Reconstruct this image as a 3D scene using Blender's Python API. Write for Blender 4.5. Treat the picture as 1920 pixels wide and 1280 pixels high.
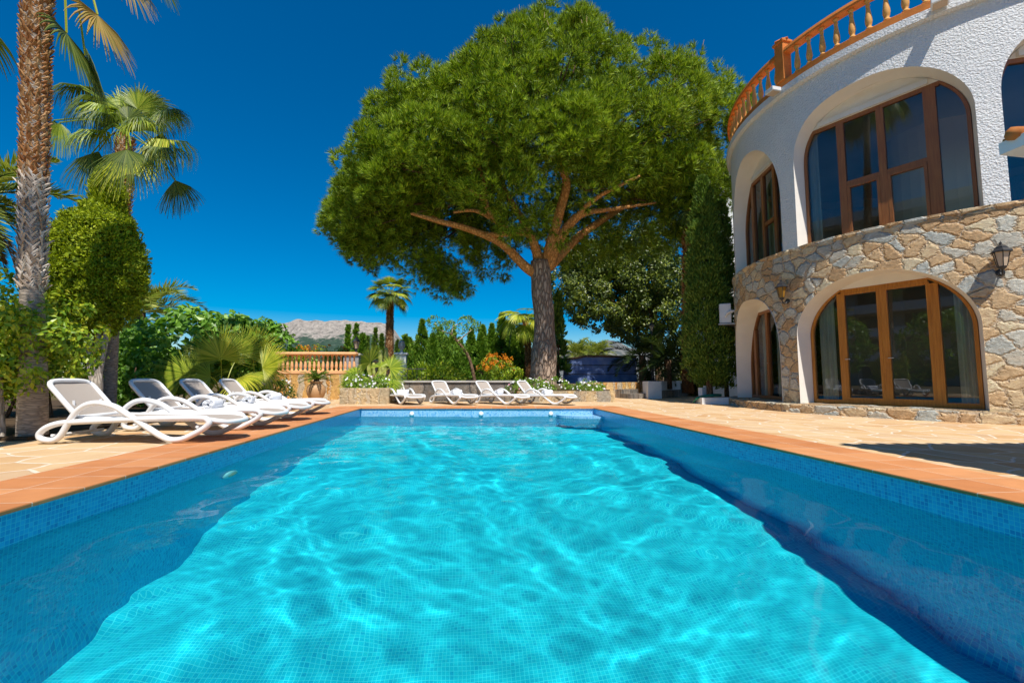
import bpy, bmesh, math, random
import numpy as np
from mathutils import Vector, Matrix, noise as mnoise

for _o in list(bpy.data.objects):
    bpy.data.objects.remove(_o)
SC = bpy.context.scene
COL = SC.collection
R = math.radians
rng = np.random.default_rng(7)

# ------------------------------------------------------------------ camera, sky, sun, exposure
F_PX, CAM_H = 850.0, 0.65
PITCH, YAW = math.atan(70 / 850), math.atan(92 / 850 * math.cos(math.atan(70 / 850)))
cam_data = bpy.data.cameras.new('camera')
cam = bpy.data.objects.new('camera', cam_data)
COL.objects.link(cam)
cam.location = (0, 0, CAM_H)
cam.rotation_euler = (math.pi / 2 + PITCH, 0, -YAW)
cam_data.sensor_width = 36
cam_data.lens = 36 * F_PX / 1920
cam_data.clip_start = 0.05
cam_data.clip_end = 9000
SC.camera = cam

SUN_EL, SUN_AZ = R(60), R(10)          # azimuth measured from straight behind the camera towards +X
SUN_DIR = Vector((math.sin(SUN_AZ) * math.cos(SUN_EL), -math.cos(SUN_AZ) * math.cos(SUN_EL), math.sin(SUN_EL)))
world = bpy.data.worlds.new('World')
SC.world = world
world.use_nodes = True
wt = world.node_tree
bg = wt.nodes['Background']
sky = wt.nodes.new('ShaderNodeTexSky')
sky.sky_type = 'NISHITA'
sky.sun_disc = False
sky.sun_elevation = SUN_EL
sky.sun_rotation = math.pi - SUN_AZ
sky.altitude = 60
sky.air_density = 1.0
sky.dust_density = 0.25
sky.ozone_density = 4.0
hs = wt.nodes.new('ShaderNodeHueSaturation')
hs.inputs['Saturation'].default_value = 1.85
hs.inputs['Value'].default_value = 1.0
wt.links.new(sky.outputs[0], hs.inputs['Color'])
wt.links.new(hs.outputs[0], bg.inputs['Color'])
bg.inputs['Strength'].default_value = 0.082
sun_data = bpy.data.lights.new('sun', 'SUN')
sun_data.energy = 4.4
sun_data.angle = R(0.5)
sun_data.color = (1.0, 0.95, 0.86)
sun_data.cycles.is_caustics_light = True
sun = bpy.data.objects.new('sun', sun_data)
COL.objects.link(sun)
sun.rotation_euler = (-SUN_DIR).to_track_quat('-Z', 'Y').to_euler()
SC.view_settings.view_transform = 'Standard'
SC.view_settings.look = 'None'
SC.view_settings.exposure = 0.5
SC.view_settings.gamma = 1
SC.render.engine = 'CYCLES'
SC.cycles.use_denoising = True
SC.cycles.max_bounces = 14
SC.cycles.diffuse_bounces = 7
SC.cycles.transparent_max_bounces = 16
SC.cycles.caustics_refractive = True
SC.cycles.caustics_reflective = False
SC.cycles.sample_clamp_indirect = 6

# ------------------------------------------------------------------ helpers
_f = Vector((math.sin(YAW) * math.cos(PITCH), math.cos(YAW) * math.cos(PITCH), math.sin(PITCH)))
_r = Vector((math.cos(YAW), -math.sin(YAW), 0))
_u = _r.cross(_f)


def at(u, v, y):
    """point of the place at distance y seen in direction (u, v)"""
    d = _f + _r * ((u - 960) / F_PX) + _u * ((640 - v) / F_PX)
    return Vector((0, 0, CAM_H)) + d * (y / d.y)


class MB:
    def __init__(self):
        self.V, self.L, self.Cn, self.M, self.n, self.UV = [], [], [], [], 0, []

    def add(self, V, faces, mi=0):
        V = np.asarray(V, float).reshape(-1, 3)
        for f in faces:
            self.L.append(np.asarray(f, np.int64) + self.n)
            self.Cn.append(np.array([len(f)]))
            self.M.append(np.array([mi]))
        self.V.append(V)
        self.n += len(V)
        return self

    def grid(self, V, k, mi=0):
        """V: (N*k, 3) points, each consecutive k points make one polygon"""
        V = np.asarray(V, float).reshape(-1, 3)
        m = len(V) // k
        self.L.append(np.arange(len(V)) + self.n)
        self.Cn.append(np.full(m, k))
        self.M.append(np.full(m, mi))
        self.V.append(V)
        self.n += len(V)
        return self

    def idx(self, V, Q, mi=0):
        V = np.asarray(V, float).reshape(-1, 3)
        Q = np.asarray(Q)
        self.L.append(Q.reshape(-1) + self.n)
        self.Cn.append(np.full(len(Q), Q.shape[1]))
        self.M.append(np.full(len(Q), mi))
        self.V.append(V)
        self.n += len(V)
        return self

    def box(self, c, s, rz=0, mi=0, bev=0.0):
        hx, hy, hz = s[0] / 2, s[1] / 2, s[2] / 2
        if bev:
            b = min(bev, hx * .9, hy * .9, hz * .9)
            prof = [(0, -hz), (b, 0)]
            rings = []
            for z, ins in ((-hz, b), (-hz + b, 0), (hz - b, 0), (hz, b)):
                x, y = hx - ins, hy - ins
                xi, yi = hx - ins - b * .7 * (ins == 0), hy - ins - b * .7 * (ins == 0)
                xi = max(xi, .0005); yi = max(yi, .0005)
                if ins:
                    xi, yi = x - b * .4, y - b * .4
                rings.append([(xi, -y, z), (x, -yi, z), (x, yi, z), (xi, y, z), (-xi, y, z), (-x, yi, z), (-x, -yi, z), (-xi, -y, z)])
            V = np.array(sum(rings, []))
            fs = [list(range(7, -1, -1)), list(range(24, 32))]
            for k in range(3):
                for i in range(8):
                    j = (i + 1) % 8
                    fs.append([k * 8 + i, k * 8 + j, k * 8 + 8 + j, k * 8 + 8 + i])
        else:
            V = np.array([(-hx, -hy, -hz), (hx, -hy, -hz), (hx, hy, -hz), (-hx, hy, -hz), (-hx, -hy, hz), (hx, -hy, hz), (hx, hy, hz), (-hx, hy, hz)])
            fs = [[3, 2, 1, 0], [4, 5, 6, 7], [0, 1, 5, 4], [1, 2, 6, 5], [2, 3, 7, 6], [3, 0, 4, 7]]
        cs, sn = math.cos(rz), math.sin(rz)
        V = np.c_[V[:, 0] * cs - V[:, 1] * sn, V[:, 0] * sn + V[:, 1] * cs, V[:, 2]] + np.array(c)
        return self.add(V, fs, mi)

    def tube(self, pts, r, n=8, closed=False, mi=0, cap=True, flat=1.0):
        P = np.array([tuple(p) for p in pts], float)
        m = len(P)
        rr = np.full(m, r) if np.isscalar(r) else np.asarray(r, float)
        T = np.roll(P, -1, 0) - np.roll(P, 1, 0)
        if not closed:
            T[0], T[-1] = P[1] - P[0], P[-1] - P[-2]
        T /= np.linalg.norm(T, axis=1)[:, None] + 1e-9
        ref = np.array([0, 0, 1.]) if abs(T[0][2]) < .9 else np.array([0, 1., 0])
        a = np.arange(n) * 2 * math.pi / n
        V = []
        A = np.cross(T[0], ref); A /= np.linalg.norm(A)
        for i in range(m):
            A = A - T[i] * (A @ T[i]); A /= np.linalg.norm(A) + 1e-9
            B = np.cross(T[i], A)
            V.append(P[i] + rr[i] * (np.cos(a)[:, None] * A * flat + np.sin(a)[:, None] * B))
        V = np.concatenate(V)
        Q = []
        for i in range(m if closed else m - 1):
            j = (i + 1) % m
            for k in range(n):
                l = (k + 1) % n
                Q.append([i * n + k, i * n + l, j * n + l, j * n + k])
        fs = Q
        if cap and not closed:
            fs = Q + [list(range(n - 1, -1, -1)), list(range((m - 1) * n, m * n))]
        return self.add(V, fs, mi)

    def lathe(self, prof, n=16, c=(0, 0, 0), mi=0, sx=1, sy=1):
        a = np.arange(n) * 2 * math.pi / n
        V = np.concatenate([np.c_[r * np.cos(a) * sx, r * np.sin(a) * sy, np.full(n, z)] for r, z in prof]) + np.array(c)
        fs = []
        for i in range(len(prof) - 1):
            for k in range(n):
                l = (k + 1) % n
                fs.append([i * n + k, i * n + l, i * n + n + l, i * n + n + k])
        fs += [list(range(n - 1, -1, -1)), list(range((len(prof) - 1) * n, len(prof) * n))]
        return self.add(V, fs, mi)

    def prism(self, poly, z0, z1, mi=0):
        n = len(poly)
        V = [(x, y, z0) for x, y in poly] + [(x, y, z1) for x, y in poly]
        fs = [list(range(n - 1, -1, -1)), list(range(n, 2 * n))] + [[i, (i + 1) % n, n + (i + 1) % n, n + i] for i in range(n)]
        return self.add(V, fs, mi)

    def build(self, name, mats, parent=None, smooth=False, loc=None, uv=None):
        me = bpy.data.meshes.new(name)
        V = np.concatenate(self.V)
        L = np.concatenate(self.L); Cn = np.concatenate(self.Cn); M = np.concatenate(self.M)
        me.vertices.add(len(V)); me.vertices.foreach_set('co', V.astype(np.float32).ravel())
        me.loops.add(len(L)); me.loops.foreach_set('vertex_index', L.astype(np.int32))
        me.polygons.add(len(Cn))
        st = np.concatenate([[0], np.cumsum(Cn)[:-1]])
        me.polygons.foreach_set('loop_start', st.astype(np.int32))
        me.polygons.foreach_set('loop_total', Cn.astype(np.int32))
        mats = mats if isinstance(mats, (list, tuple)) else [mats]
        for m in mats:
            me.materials.append(m)
        me.polygons.foreach_set('material_index', M.astype(np.int32))
        me.polygons.foreach_set('use_smooth', np.full(len(Cn), bool(smooth)))
        me.update(calc_edges=True)
        if uv is not None:
            lay = me.uv_layers.new(name='UVMap')
            lay.data.foreach_set('uv', np.asarray(uv, np.float32)[L].ravel())
        o = bpy.data.objects.new(name, me)
        COL.objects.link(o)
        if parent is not None:
            o.parent = parent
        if loc is not None:
            o.location = loc
        return o


def thing(name, label, cat, loc=(0, 0, 0), rz=0.0, group=None):
    o = bpy.data.objects.new(name, None)
    COL.objects.link(o)
    o.location = loc
    o.rotation_euler = (0, 0, rz)
    o.empty_display_size = .1
    o['label'] = label; o['category'] = cat
    if group: o['group'] = group
    return o


def tag(o, label, cat, group=None):
    o['label'] = label; o['category'] = cat
    if group: o['group'] = group
    return o


def struct(o):
    o['kind'] = 'structure'
    return o


def copy_tree(o, parent=None):
    c = o.copy(); COL.objects.link(c)
    if parent is not None:
        c.parent = parent
    for ch in list(o.children):
        copy_tree(ch, c)
    return c


def spline(P, k=6, closed=False):
    P = [np.array(p, float) for p in P]
    n = len(P); out = []
    for i in range(n if closed else n - 1):
        if closed:
            a, b, c, d = P[i - 1], P[i], P[(i + 1) % n], P[(i + 2) % n]
        else:
            a, b, c, d = P[max(i - 1, 0)], P[i], P[i + 1], P[min(i + 2, n - 1)]
        for t in np.arange(k) / k:
            out.append(.5 * (2 * b + (c - a) * t + (2 * a - 5 * b + 4 * c - d) * t * t + (3 * b - a - 3 * c + d) * t ** 3))
    if not closed:
        out.append(P[-1])
    return out


def unit(a):
    return a / (np.linalg.norm(a, axis=-1, keepdims=True) + 1e-9)


def rdir(n):
    return unit(rng.normal(size=(n, 3)))

# ------------------------------------------------------------------ materials


class NT:
    def __init__(self, name):
        self.m = bpy.data.materials.new(name)
        self.m.use_nodes = True
        self.t = self.m.node_tree
        self.b = self.t.nodes['Principled BSDF']
        self.out = self.t.nodes['Material Output']

    def set(self, node, key, v):
        s = node.inputs[key]
        if isinstance(v, bpy.types.NodeSocket):
            self.t.links.new(v, s)
        elif isinstance(v, (tuple, list)) and len(v) == 3 and s.type == 'RGBA':
            s.default_value = (*v, 1)
        else:
            s.default_value = v

    def n(self, typ, ins=None, **props):
        nd = self.t.nodes.new('ShaderNode' + typ)
        for k, v in props.items():
            setattr(nd, k, v)
        for k, v in (ins or {}).items():
            self.set(nd, k, v)
        return nd

    def math(self, op, a, b=0.0, c=0.0):
        nd = self.n('Math', {0: a, 1: b, 2: c}, operation=op)
        return nd.outputs[0]

    def vmath(self, op, a, b=(0, 0, 0)):
        nd = self.n('VectorMath', {0: a, 1: b}, operation=op)
        return nd.outputs[0]

    def ramp(self, fac, cols, interp='LINEAR'):
        nd = self.n('ValToRGB', {0: fac})
        cr = nd.color_ramp
        cr.interpolation = interp
        k = len(cols)
        while len(cr.elements) < k:
            cr.elements.new(.5)
        for i, c in enumerate(cols):
            if len(c) == 2:
                cr.elements[i].position, col = c
            else:
                cr.elements[i].position, col = i / max(k - 1, 1), c
            cr.elements[i].color = (*col, 1)
        return nd.outputs[0]

    def mix(self, fac, a, b, mode='MIX'):
        nd = self.n('Mix', data_type='RGBA', blend_type=mode)
        self.set(nd, 0, fac); self.set(nd, 6, a); self.set(nd, 7, b)
        return nd.outputs[2]

    def coord(self, which='Object'):
        return self.n('TexCoord').outputs[which]

    def noise(self, vec, scale, detail=3, rough=.5):
        return self.n('TexNoise', {'Vector': vec, 'Scale': scale, 'Detail': detail, 'Roughness': rough}).outputs[0]

    def bump(self, h, strength=.5, dist=.02, nrm=None):
        nd = self.n('Bump', {'Height': h, 'Strength': strength, 'Distance': dist})
        if nrm is not None:
            self.set(nd, 'Normal', nrm)
        return nd.outputs[0]

    def done(self, color=None, rough=None, nrm=None, spec=None):
        if color is not None: self.set(self.b, 'Base Color', color)
        if rough is not None: self.set(self.b, 'Roughness', rough)
        if nrm is not None: self.set(self.b, 'Normal', nrm)
        if spec is not None: self.set(self.b, 'Specular IOR Level', spec)
        return self.m


def plain(name, col, rough=.5, var=.12, scale=6, bump=0.0, bscale=60, spec=.5, metal=0.0):
    t = NT(name)
    co = t.coord()
    nz = t.noise(co, scale, 4)
    c = t.ramp(nz, [(.3, tuple(x * (1 - var) for x in col)), (.7, tuple(min(1, x * (1 + var)) for x in col))])
    nr = t.bump(t.noise(co, bscale, 3), bump, .01) if bump else None
    t.set(t.b, 'Metallic', metal)
    return t.done(c, rough, nr, spec)


def foliage(name, cols, trans=.25, rough=.55, cs=1.2, spec=.25):
    t = NT(name)
    rp = t.n('NewGeometry').outputs['Random Per Island']
    nz = t.noise(t.coord(), cs, 3)
    f = t.math('ADD', t.math('MULTIPLY', rp, .6), t.math('MULTIPLY', nz, .4))
    f = t.n('MapRange', {0: f, 1: .15, 2: .85}).outputs[0]
    c = t.ramp(f, cols)
    t.done(c, rough, None, spec)
    tr = t.n('BsdfTranslucent', {'Color': t.mix(1.0, c, (1.15, 1.15, .7), 'MULTIPLY')})
    ms = t.n('MixShader', {0: trans, 1: t.b.outputs[0], 2: tr.outputs[0]})
    t.t.links.new(ms.outputs[0], t.out.inputs[0])
    return t.m


def bark(name, c0, c1, sx=6, sz=1.5, strength=.7, dist=.03):
    t = NT(name)
    co = t.vmath('MULTIPLY', t.coord(), (sx, sx, sz))
    v = t.n('TexVoronoi', {'Vector': t.vmath('ADD', co, t.n('TexNoise', {'Vector': co, 'Scale': 1.2}).outputs[1]), 'Scale': 1.6}, feature='DISTANCE_TO_EDGE').outputs[0]
    nz = t.noise(co, 3, 5, .6)
    e = t.n('MapRange', {0: v, 1: 0.0, 2: .22}).outputs[0]
    c = t.mix(t.math('MULTIPLY', e, t.math('ADD', nz, .35)), c0, c1)
    return t.done(c, .9, t.bump(t.math('ADD', e, t.math('MULTIPLY', nz, .6)), strength, dist), .1)


def stone_mat(name, scale, cols, mortar, sy=1.35, mw=.07, strength=1.0, uvmode=True, warp=.25, dist=.05, disp=0.0):
    t = NT(name)
    co = t.coord('UV' if uvmode else 'Object')
    co = t.vmath('MULTIPLY', co, (1, sy, 1))
    wn = t.n('TexNoise', {'Vector': co, 'Scale': scale * .9, 'Detail': 3}).outputs[1]
    wv = t.vmath('ADD', co, t.vmath('MULTIPLY', t.vmath('SUBTRACT', wn, (.5, .5, .5)), (warp, warp, 0)))
    wf = t.n('TexNoise', {'Vector': co, 'Scale': scale * 4.5, 'Detail': 3}).outputs[1]
    wv = t.vmath('ADD', wv, t.vmath('MULTIPLY', t.vmath('SUBTRACT', wf, (.5, .5, .5)), (.11, .11, 0)))
    dims = {'voronoi_dimensions': '2D'}
    de = t.n('TexVoronoi', {'Vector': wv, 'Scale': scale, 'Randomness': .95}, feature='DISTANCE_TO_EDGE', **dims).outputs[0]
    cell = t.n('TexVoronoi', {'Vector': wv, 'Scale': scale, 'Randomness': .95}, feature='F1', **dims).outputs['Color']
    cr = t.n('SeparateColor', {0: cell})
    base = t.ramp(cr.outputs[0], cols, 'CONSTANT' if len(cols) > 4 else 'LINEAR')
    n1 = t.noise(co, scale * 4, 6, .65)
    n2 = t.noise(t.vmath('MULTIPLY', co, (1, 2.4, 1)), scale * 9, 4, .7)
    pat = t.ramp(t.noise(t.vmath('MULTIPLY', co, (1, 1.8, 1)), scale * 1.7, 5, .7), [(.38, (.40, .40, .37)), (.5, (.5, .5, .5)), (.62, (.62, .48, .36))])
    base = t.mix(.45, base, pat, 'SOFT_LIGHT')
    base = t.mix(.7, base, t.ramp(n1, [(.25, (.35, .33, .3)), (.5, (.6, .58, .55)), (.75, (1, .97, .92))]), 'OVERLAY')
    mm = t.n('MapRange', {0: t.math('ADD', de, t.math('MULTIPLY', t.math('SUBTRACT', n1, .5), .05)), 1: mw * .5, 2: mw}).outputs[0]
    c = t.mix(mm, t.mix(.3, mortar, t.ramp(n2, [(.3, (.4, .35, .3)), (.7, (1, 1, 1))]), 'MULTIPLY'), base)
    hgt = t.math('ADD', t.math('MULTIPLY', t.n('MapRange', {0: de, 1: mw * .3, 2: mw * 3}).outputs[0], 1.0), t.math('MULTIPLY', t.math('ADD', n1, t.math('MULTIPLY', n2, .9)), .8))
    if disp:
        low = t.math('ADD', t.n('MapRange', {0: de, 1: mw * .2, 2: mw * 2.6}).outputs[0], t.math('MULTIPLY', n1, .7))
        dn = t.n('Displacement', {'Height': t.math('ADD', low, t.math('MULTIPLY', cr.outputs[1], .55)), 'Midlevel': .35, 'Scale': disp / 1.8})
        t.t.links.new(dn.outputs[0], t.out.inputs['Displacement'])
        t.m.displacement_method = 'BOTH'
    return t.done(c, .88, t.bump(hgt, strength, dist), .2)


def tile_mat(name, size, cols, grout, gw=.08, rough=.25, uvmode='UV', bumpd=.002):
    t = NT(name)
    co = t.vmath('MULTIPLY', t.coord(uvmode), (1 / size[0], 1 / size[1], 1))
    fr = t.vmath('FRACTION', co)
    fl = t.vmath('FLOOR', co)
    s = t.n('SeparateXYZ', {0: fr})
    ax = t.math('ABSOLUTE', t.math('SUBTRACT', s.outputs[0], .5))
    ay = t.math('ABSOLUTE', t.math('SUBTRACT', s.outputs[1], .5))
    m = t.math('GREATER_THAN', t.math('MAXIMUM', ax, ay), .5 - gw / 2)
    wn = t.n('TexWhiteNoise', {'Vector': fl}, noise_dimensions='2D').outputs[0]
    c = t.ramp(wn, cols)
    return t, m, t.mix(m, c, grout)


M = {}
# pool mosaic
t, m, c = tile_mat('pool_mosaic', (.025, .025), [(0, (.008, .20, .52)), (.15, (.010, .28, .62)), (.7, (.014, .36, .70)), (1, (.035, .44, .75))], (.10, .56, .74), .12)
t.set(t.b, 'Coat Weight', .25)
M['mosaic'] = t.done(c, .3, None, .5)
t, m, c = tile_mat('pool_floor_mosaic', (.025, .025), [(0, (.018, .46, .62)), (.12, (.02, .53, .66)), (.6, (.022, .58, .69)), (1, (.03, .63, .72))], (.13, .79, .84), .12)
M['mosaic_floor'] = t.done(c, .3, None, .5)
t, m, c = tile_mat('pool_pale_mosaic', (.025, .025), [(0, (.10, .32, .62)), (.15, (.22, .50, .74)), (.6, (.34, .60, .78)), (1, (.42, .66, .80))], (.09, .30, .52), .16)  # pale blue tile, sun glare of the far wall put into its colour
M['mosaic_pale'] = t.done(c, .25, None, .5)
# terracotta coping
t, m, c = tile_mat('terracotta_coping', (.33, .33), [(0, (.50, .19, .065)), (.5, (.56, .23, .085)), (1, (.62, .28, .115))], (.62, .48, .36), .02)
nz = t.noise(t.coord('UV'), 5, 5, .6)
c = t.mix(.35, c, t.ramp(nz, [(.3, (.55, .5, .45)), (.7, (1, 1, 1))]), 'MULTIPLY')
M['coping'] = t.done(c, .7, t.bump(t.math('ADD', t.math('MULTIPLY', m, -1.0), t.math('MULTIPLY', nz, .3)), .4, .004), .3)
# crazy paving
t = NT('crazy_paving')
co = t.coord()
wn = t.n('TexNoise', {'Vector': co, 'Scale': 2.2, 'Detail': 2}).outputs[1]
wv = t.vmath('ADD', co, t.vmath('MULTIPLY', t.vmath('SUBTRACT', wn, (.5, .5, .5)), (.22, .22, 0)))
de = t.n('TexVoronoi', {'Vector': wv, 'Scale': 2.3, 'Randomness': 1.0}, feature='DISTANCE_TO_EDGE', voronoi_dimensions='2D').outputs[0]
cell = t.n('SeparateColor', {0: t.n('TexVoronoi', {'Vector': wv, 'Scale': 2.3, 'Randomness': 1.0}, voronoi_dimensions='2D').outputs['Color']})
n1 = t.noise(co, 3, 6, .65); n2 = t.noise(co, 22, 5, .7)
c = t.ramp(cell.outputs[0], [(0, (.54, .33, .16)), (.35, (.60, .41, .22)), (.7, (.64, .47, .28)), (1, (.54, .37, .22))])
c = t.mix(.4, c, t.ramp(n1, [(.3, (.66, .5, .38)), (.7, (1, .97, .9))]), 'MULTIPLY')
mm = t.n('MapRange', {0: t.math('ADD', de, t.math('MULTIPLY', t.math('SUBTRACT', n2, .5), .02)), 1: .022, 2: .038}).outputs[0]
c = t.mix(mm, t.ramp(n2, [(.3, (.56, .46, .34)), (.7, (.76, .67, .54))]), c)
M['deck'] = t.done(c, .85, t.bump(t.math('ADD', t.math('MULTIPLY', mm, .8), t.math('MULTIPLY', n2, .6)), .5, .012), .2)
STONE = [(0, (.50, .37, .23)), (.14, (.58, .44, .29)), (.28, (.45, .31, .18)), (.40, (.60, .50, .36)), (.52, (.46, .45, .40)), (.66, (.54, .38, .23)), (.76, (.50, .51, .47)), (.87, (.39, .42, .41))]
M['stone'] = stone_mat('villa_rubble_stone', 3.5, STONE, (.70, .55, .39), 1.3, .050, .9, warp=.20, dist=.045, disp=.020)
M['stone_small'] = stone_mat('garden_wall_stone', 3.2, [(0, (.55, .33, .12)), (.2, (.62, .43, .22)), (.4, (.5, .26, .08)), (.6, (.56, .46, .32)), (.8, (.45, .38, .28))], (.66, .52, .36), 1.3, .05, .7, False)
M['stone_grey'] = stone_mat('grey_block_stone', 1.9, [(0, (.13, .12, .11)), (.3, (.19, .175, .155)), (.6, (.24, .21, .18)), (.85, (.15, .14, .135))], (.10, .095, .09), 2.4, .03, .6, False, .08)
M['stone_up'] = stone_mat('planter_slab_stone', 3.4, [(0, (.50, .38, .22)), (.25, (.36, .31, .22)), (.5, (.58, .42, .22)), (.75, (.28, .26, .22))], (.58, .48, .34), .55, .05, .7, False)
# roughcast stucco
t = NT('white_roughcast')
co = t.coord('UV')
v = t.n('TexVoronoi', {'Vector': co, 'Scale': 36}, feature='SMOOTH_F1').outputs[0]
nz = t.noise(co, 52, 5, .65)
h = t.math('ADD', v, t.math('MULTIPLY', nz, .9))
big = t.noise(co, 1.3, 4)
c = t.ramp(big, [(.3, (.74, .75, .76)), (.7, (.82, .82, .81))])
st_ = t.noise(t.vmath('MULTIPLY', co, (7, .55, 1)), 1.0, 5, .7)
c = t.mix(t.n('MapRange', {0: st_, 1: .55, 2: .85, 4: .28}).outputs[0], c, (.50, .47, .40))
M['stucco'] = t.done(c, .9, t.bump(h, 1.0, .028), .15)
M['reveal'] = plain('smooth_white_plaster', (.78, .74, .68), .8, .04, 3, .25, 80, .2)
M['white_wall'] = plain('white_painted_render', (.78, .79, .80), .85, .07, 2.5, .3, 60, .2)
M['orange_paint'] = plain('orange_masonry_paint', (.60, .19, .035), .75, .12, 5, .5, 70, .25)
M['yellow_paint'] = plain('ochre_baluster_paint', (.68, .34, .09), .65, .10, 6, .3, 60, .3)
M['garden_orange'] = plain('apricot_baluster_paint', (.80, .43, .20), .7, .10, 6, .2, 50, .3)
# timber
t = NT('varnished_timber')
co = t.coord()
w = t.noise(t.vmath('MULTIPLY', co, (14, 14, .8)), 3, 6, .6)
M['wood'] = t.done(t.ramp(w, [(.3, (.32, .115, .012)), (.55, (.44, .175, .022)), (.75, (.52, .23, .035))]), .35, t.bump(w, .15, .004), .5)
t = NT('dark_timber')
co = t.coord()
w = t.noise(t.vmath('MULTIPLY', co, (14, 14, .8)), 3, 6, .6)
M['wood_dark'] = t.done(t.ramp(w, [(.3, (.20, .070, .018)), (.55, (.28, .105, .028)), (.75, (.35, .14, .04))]), .35, t.bump(w, .15, .004), .5)
# glass
t = NT('window_glass')
fr = t.n('Fresnel', {'IOR': 1.85})
gl = t.n('BsdfGlossy', {'Color': (.95, .97, 1), 'Roughness': .004})
tp = t.n('BsdfTransparent', {'Color': (.90, .95, .92)})
ms = t.n('MixShader', {0: fr.outputs[0], 1: tp.outputs[0], 2: gl.outputs[0]})
t.t.links.new(ms.outputs[0], t.out.inputs[0])
M['glass'] = t.m
# water
t = NT('pool_water_surface')
gl = t.n('BsdfRefraction', {'Color': (.52, .97, .985), 'Roughness': 0.0, 'IOR': 1.333})
gs = t.n('BsdfGlossy', {'Roughness': 0.0})
fr = t.n('Fresnel', {'IOR': 1.333})
ms = t.n('MixShader', {0: t.math('MULTIPLY', fr.outputs[0], .33), 1: gl.outputs[0], 2: gs.outputs[0]})
t.t.links.new(ms.outputs[0], t.out.inputs[0])
M['water'] = t.m
M['white_plastic'] = plain('white_resin', (.74, .74, .74), .32, .02, 4, 0, 60, .5)
t = NT('taupe_mesh_fabric')
co = t.coord()
wv_ = t.n('TexWave', {'Vector': co, 'Scale': 120.0}, bands_direction='Y').outputs[1]
c = t.mix(t.math('MULTIPLY', wv_, .35), (.40, .345, .30), (.31, .265, .225))
M['fabric'] = t.done(c, .8, t.bump(wv_, .15, .002), .2)
M['towel'] = plain('white_terry_cloth', (.82, .83, .86), .95, .05, 20, .7, 220, .1)
M['black_metal'] = plain('black_cast_iron', (.018, .018, .02), .45, .2, 8, .2, 60, .5)
M['lamp_glass'] = plain('frosted_lamp_glass', (.55, .42, .30), .25, .08, 5)
M['amber_glass'] = plain('amber_lamp_glass', (.30, .15, .02), .25, .1, 5)
M['grey_metal'] = plain('galvanised_metal', (.42, .42, .42), .5, .1, 8, 0, 60, .5, .4)
M['soil'] = plain('dark_planting_soil', (.075, .05, .03), .95, .35, 4, .8, 30, .1)
M['dirt'] = plain('dry_ground', (.16, .13, .075), .95, .35, .4, .5, 8, .1)
M['clay'] = plain('glazed_clay_pot', (.52, .30, .15), .55, .12, 4, .2, 40, .4)
M['curtain'] = plain('pale_curtain_cloth', (.60, .64, .60), .9, .05, 3)
M['room_dark'] = plain('dark_room_plaster', (.20, .18, .145), .9, .1, 1)  # dark plaster tone of the ground-floor partition
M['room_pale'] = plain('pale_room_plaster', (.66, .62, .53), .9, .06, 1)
M['floor_in'] = plain('brown_room_floor', (.14, .09, .055), .5, .15, 3)
M['shutter'] = plain('white_roller_shutter', (.68, .67, .64), .5, .05, 3)
M['hose'] = plain('green_hose_rubber', (.01, .18, .10), .45, .1, 6)
M['concrete'] = plain('pale_concrete', (.46, .43, .39), .85, .12, 4, .4, 40, .2)
t = NT('blue_shade_cloth')
co = t.coord()
wv_ = t.n('TexWave', {'Vector': co, 'Scale': 16.0, 'Distortion': .6}, bands_direction='Z').outputs[1]
nz = t.noise(co, 3, 4)
c = t.mix(.6, t.ramp(nz, [(.3, (.12, .20, .50)), (.7, (.26, .36, .66))]), t.ramp(wv_, [(.2, (.5, .5, .5)), (.6, (1, 1, 1))]), 'MULTIPLY')
M['blue_cloth'] = t.done(c, .7, t.bump(wv_, .3, .01), .3)
t = NT('terracotta_roof_tile')
M['roof_tile'] = t.done(t.ramp(t.noise(t.coord(), 4, 4), [(.3, (.45, .14, .035)), (.7, (.66, .27, .08))]), .8, None, .2)
# bark
M['pine_bark'] = bark('pine_bark', (.22, .15, .11), (.60, .44, .33), 6, 1.8, 1.0, .04)
M['pine_limb'] = bark('orange_pine_limb_bark', (.42, .19, .06), (.80, .40, .14), 7, 3, .7, .02)
M['palm_smooth'] = bark('grey_palm_trunk', (.24, .20, .165), (.46, .38, .31), 5, 26, .5, .01)
M['palm_core'] = bark('brown_palm_core', (.12, .05, .022), (.26, .12, .05), 8, 8, .6, .02)
M['wood_bark'] = bark('pale_grey_bark', (.30, .25, .20), (.62, .54, .45), 9, 3, .6, .015)
M['dark_bark'] = bark('brown_bark', (.08, .05, .03), (.24, .15, .09), 9, 3, .6, .015)
M['boot_brown'] = foliage('brown_leaf_bases', [(.20, .07, .022), (.36, .15, .05), (.48, .25, .10), (.60, .40, .22)], .05, .8)
M['boot_grey'] = foliage('bleached_leaf_bases', [(.24, .16, .10), (.44, .34, .26), (.60, .52, .44), (.66, .60, .54)], .05, .8)
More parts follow.
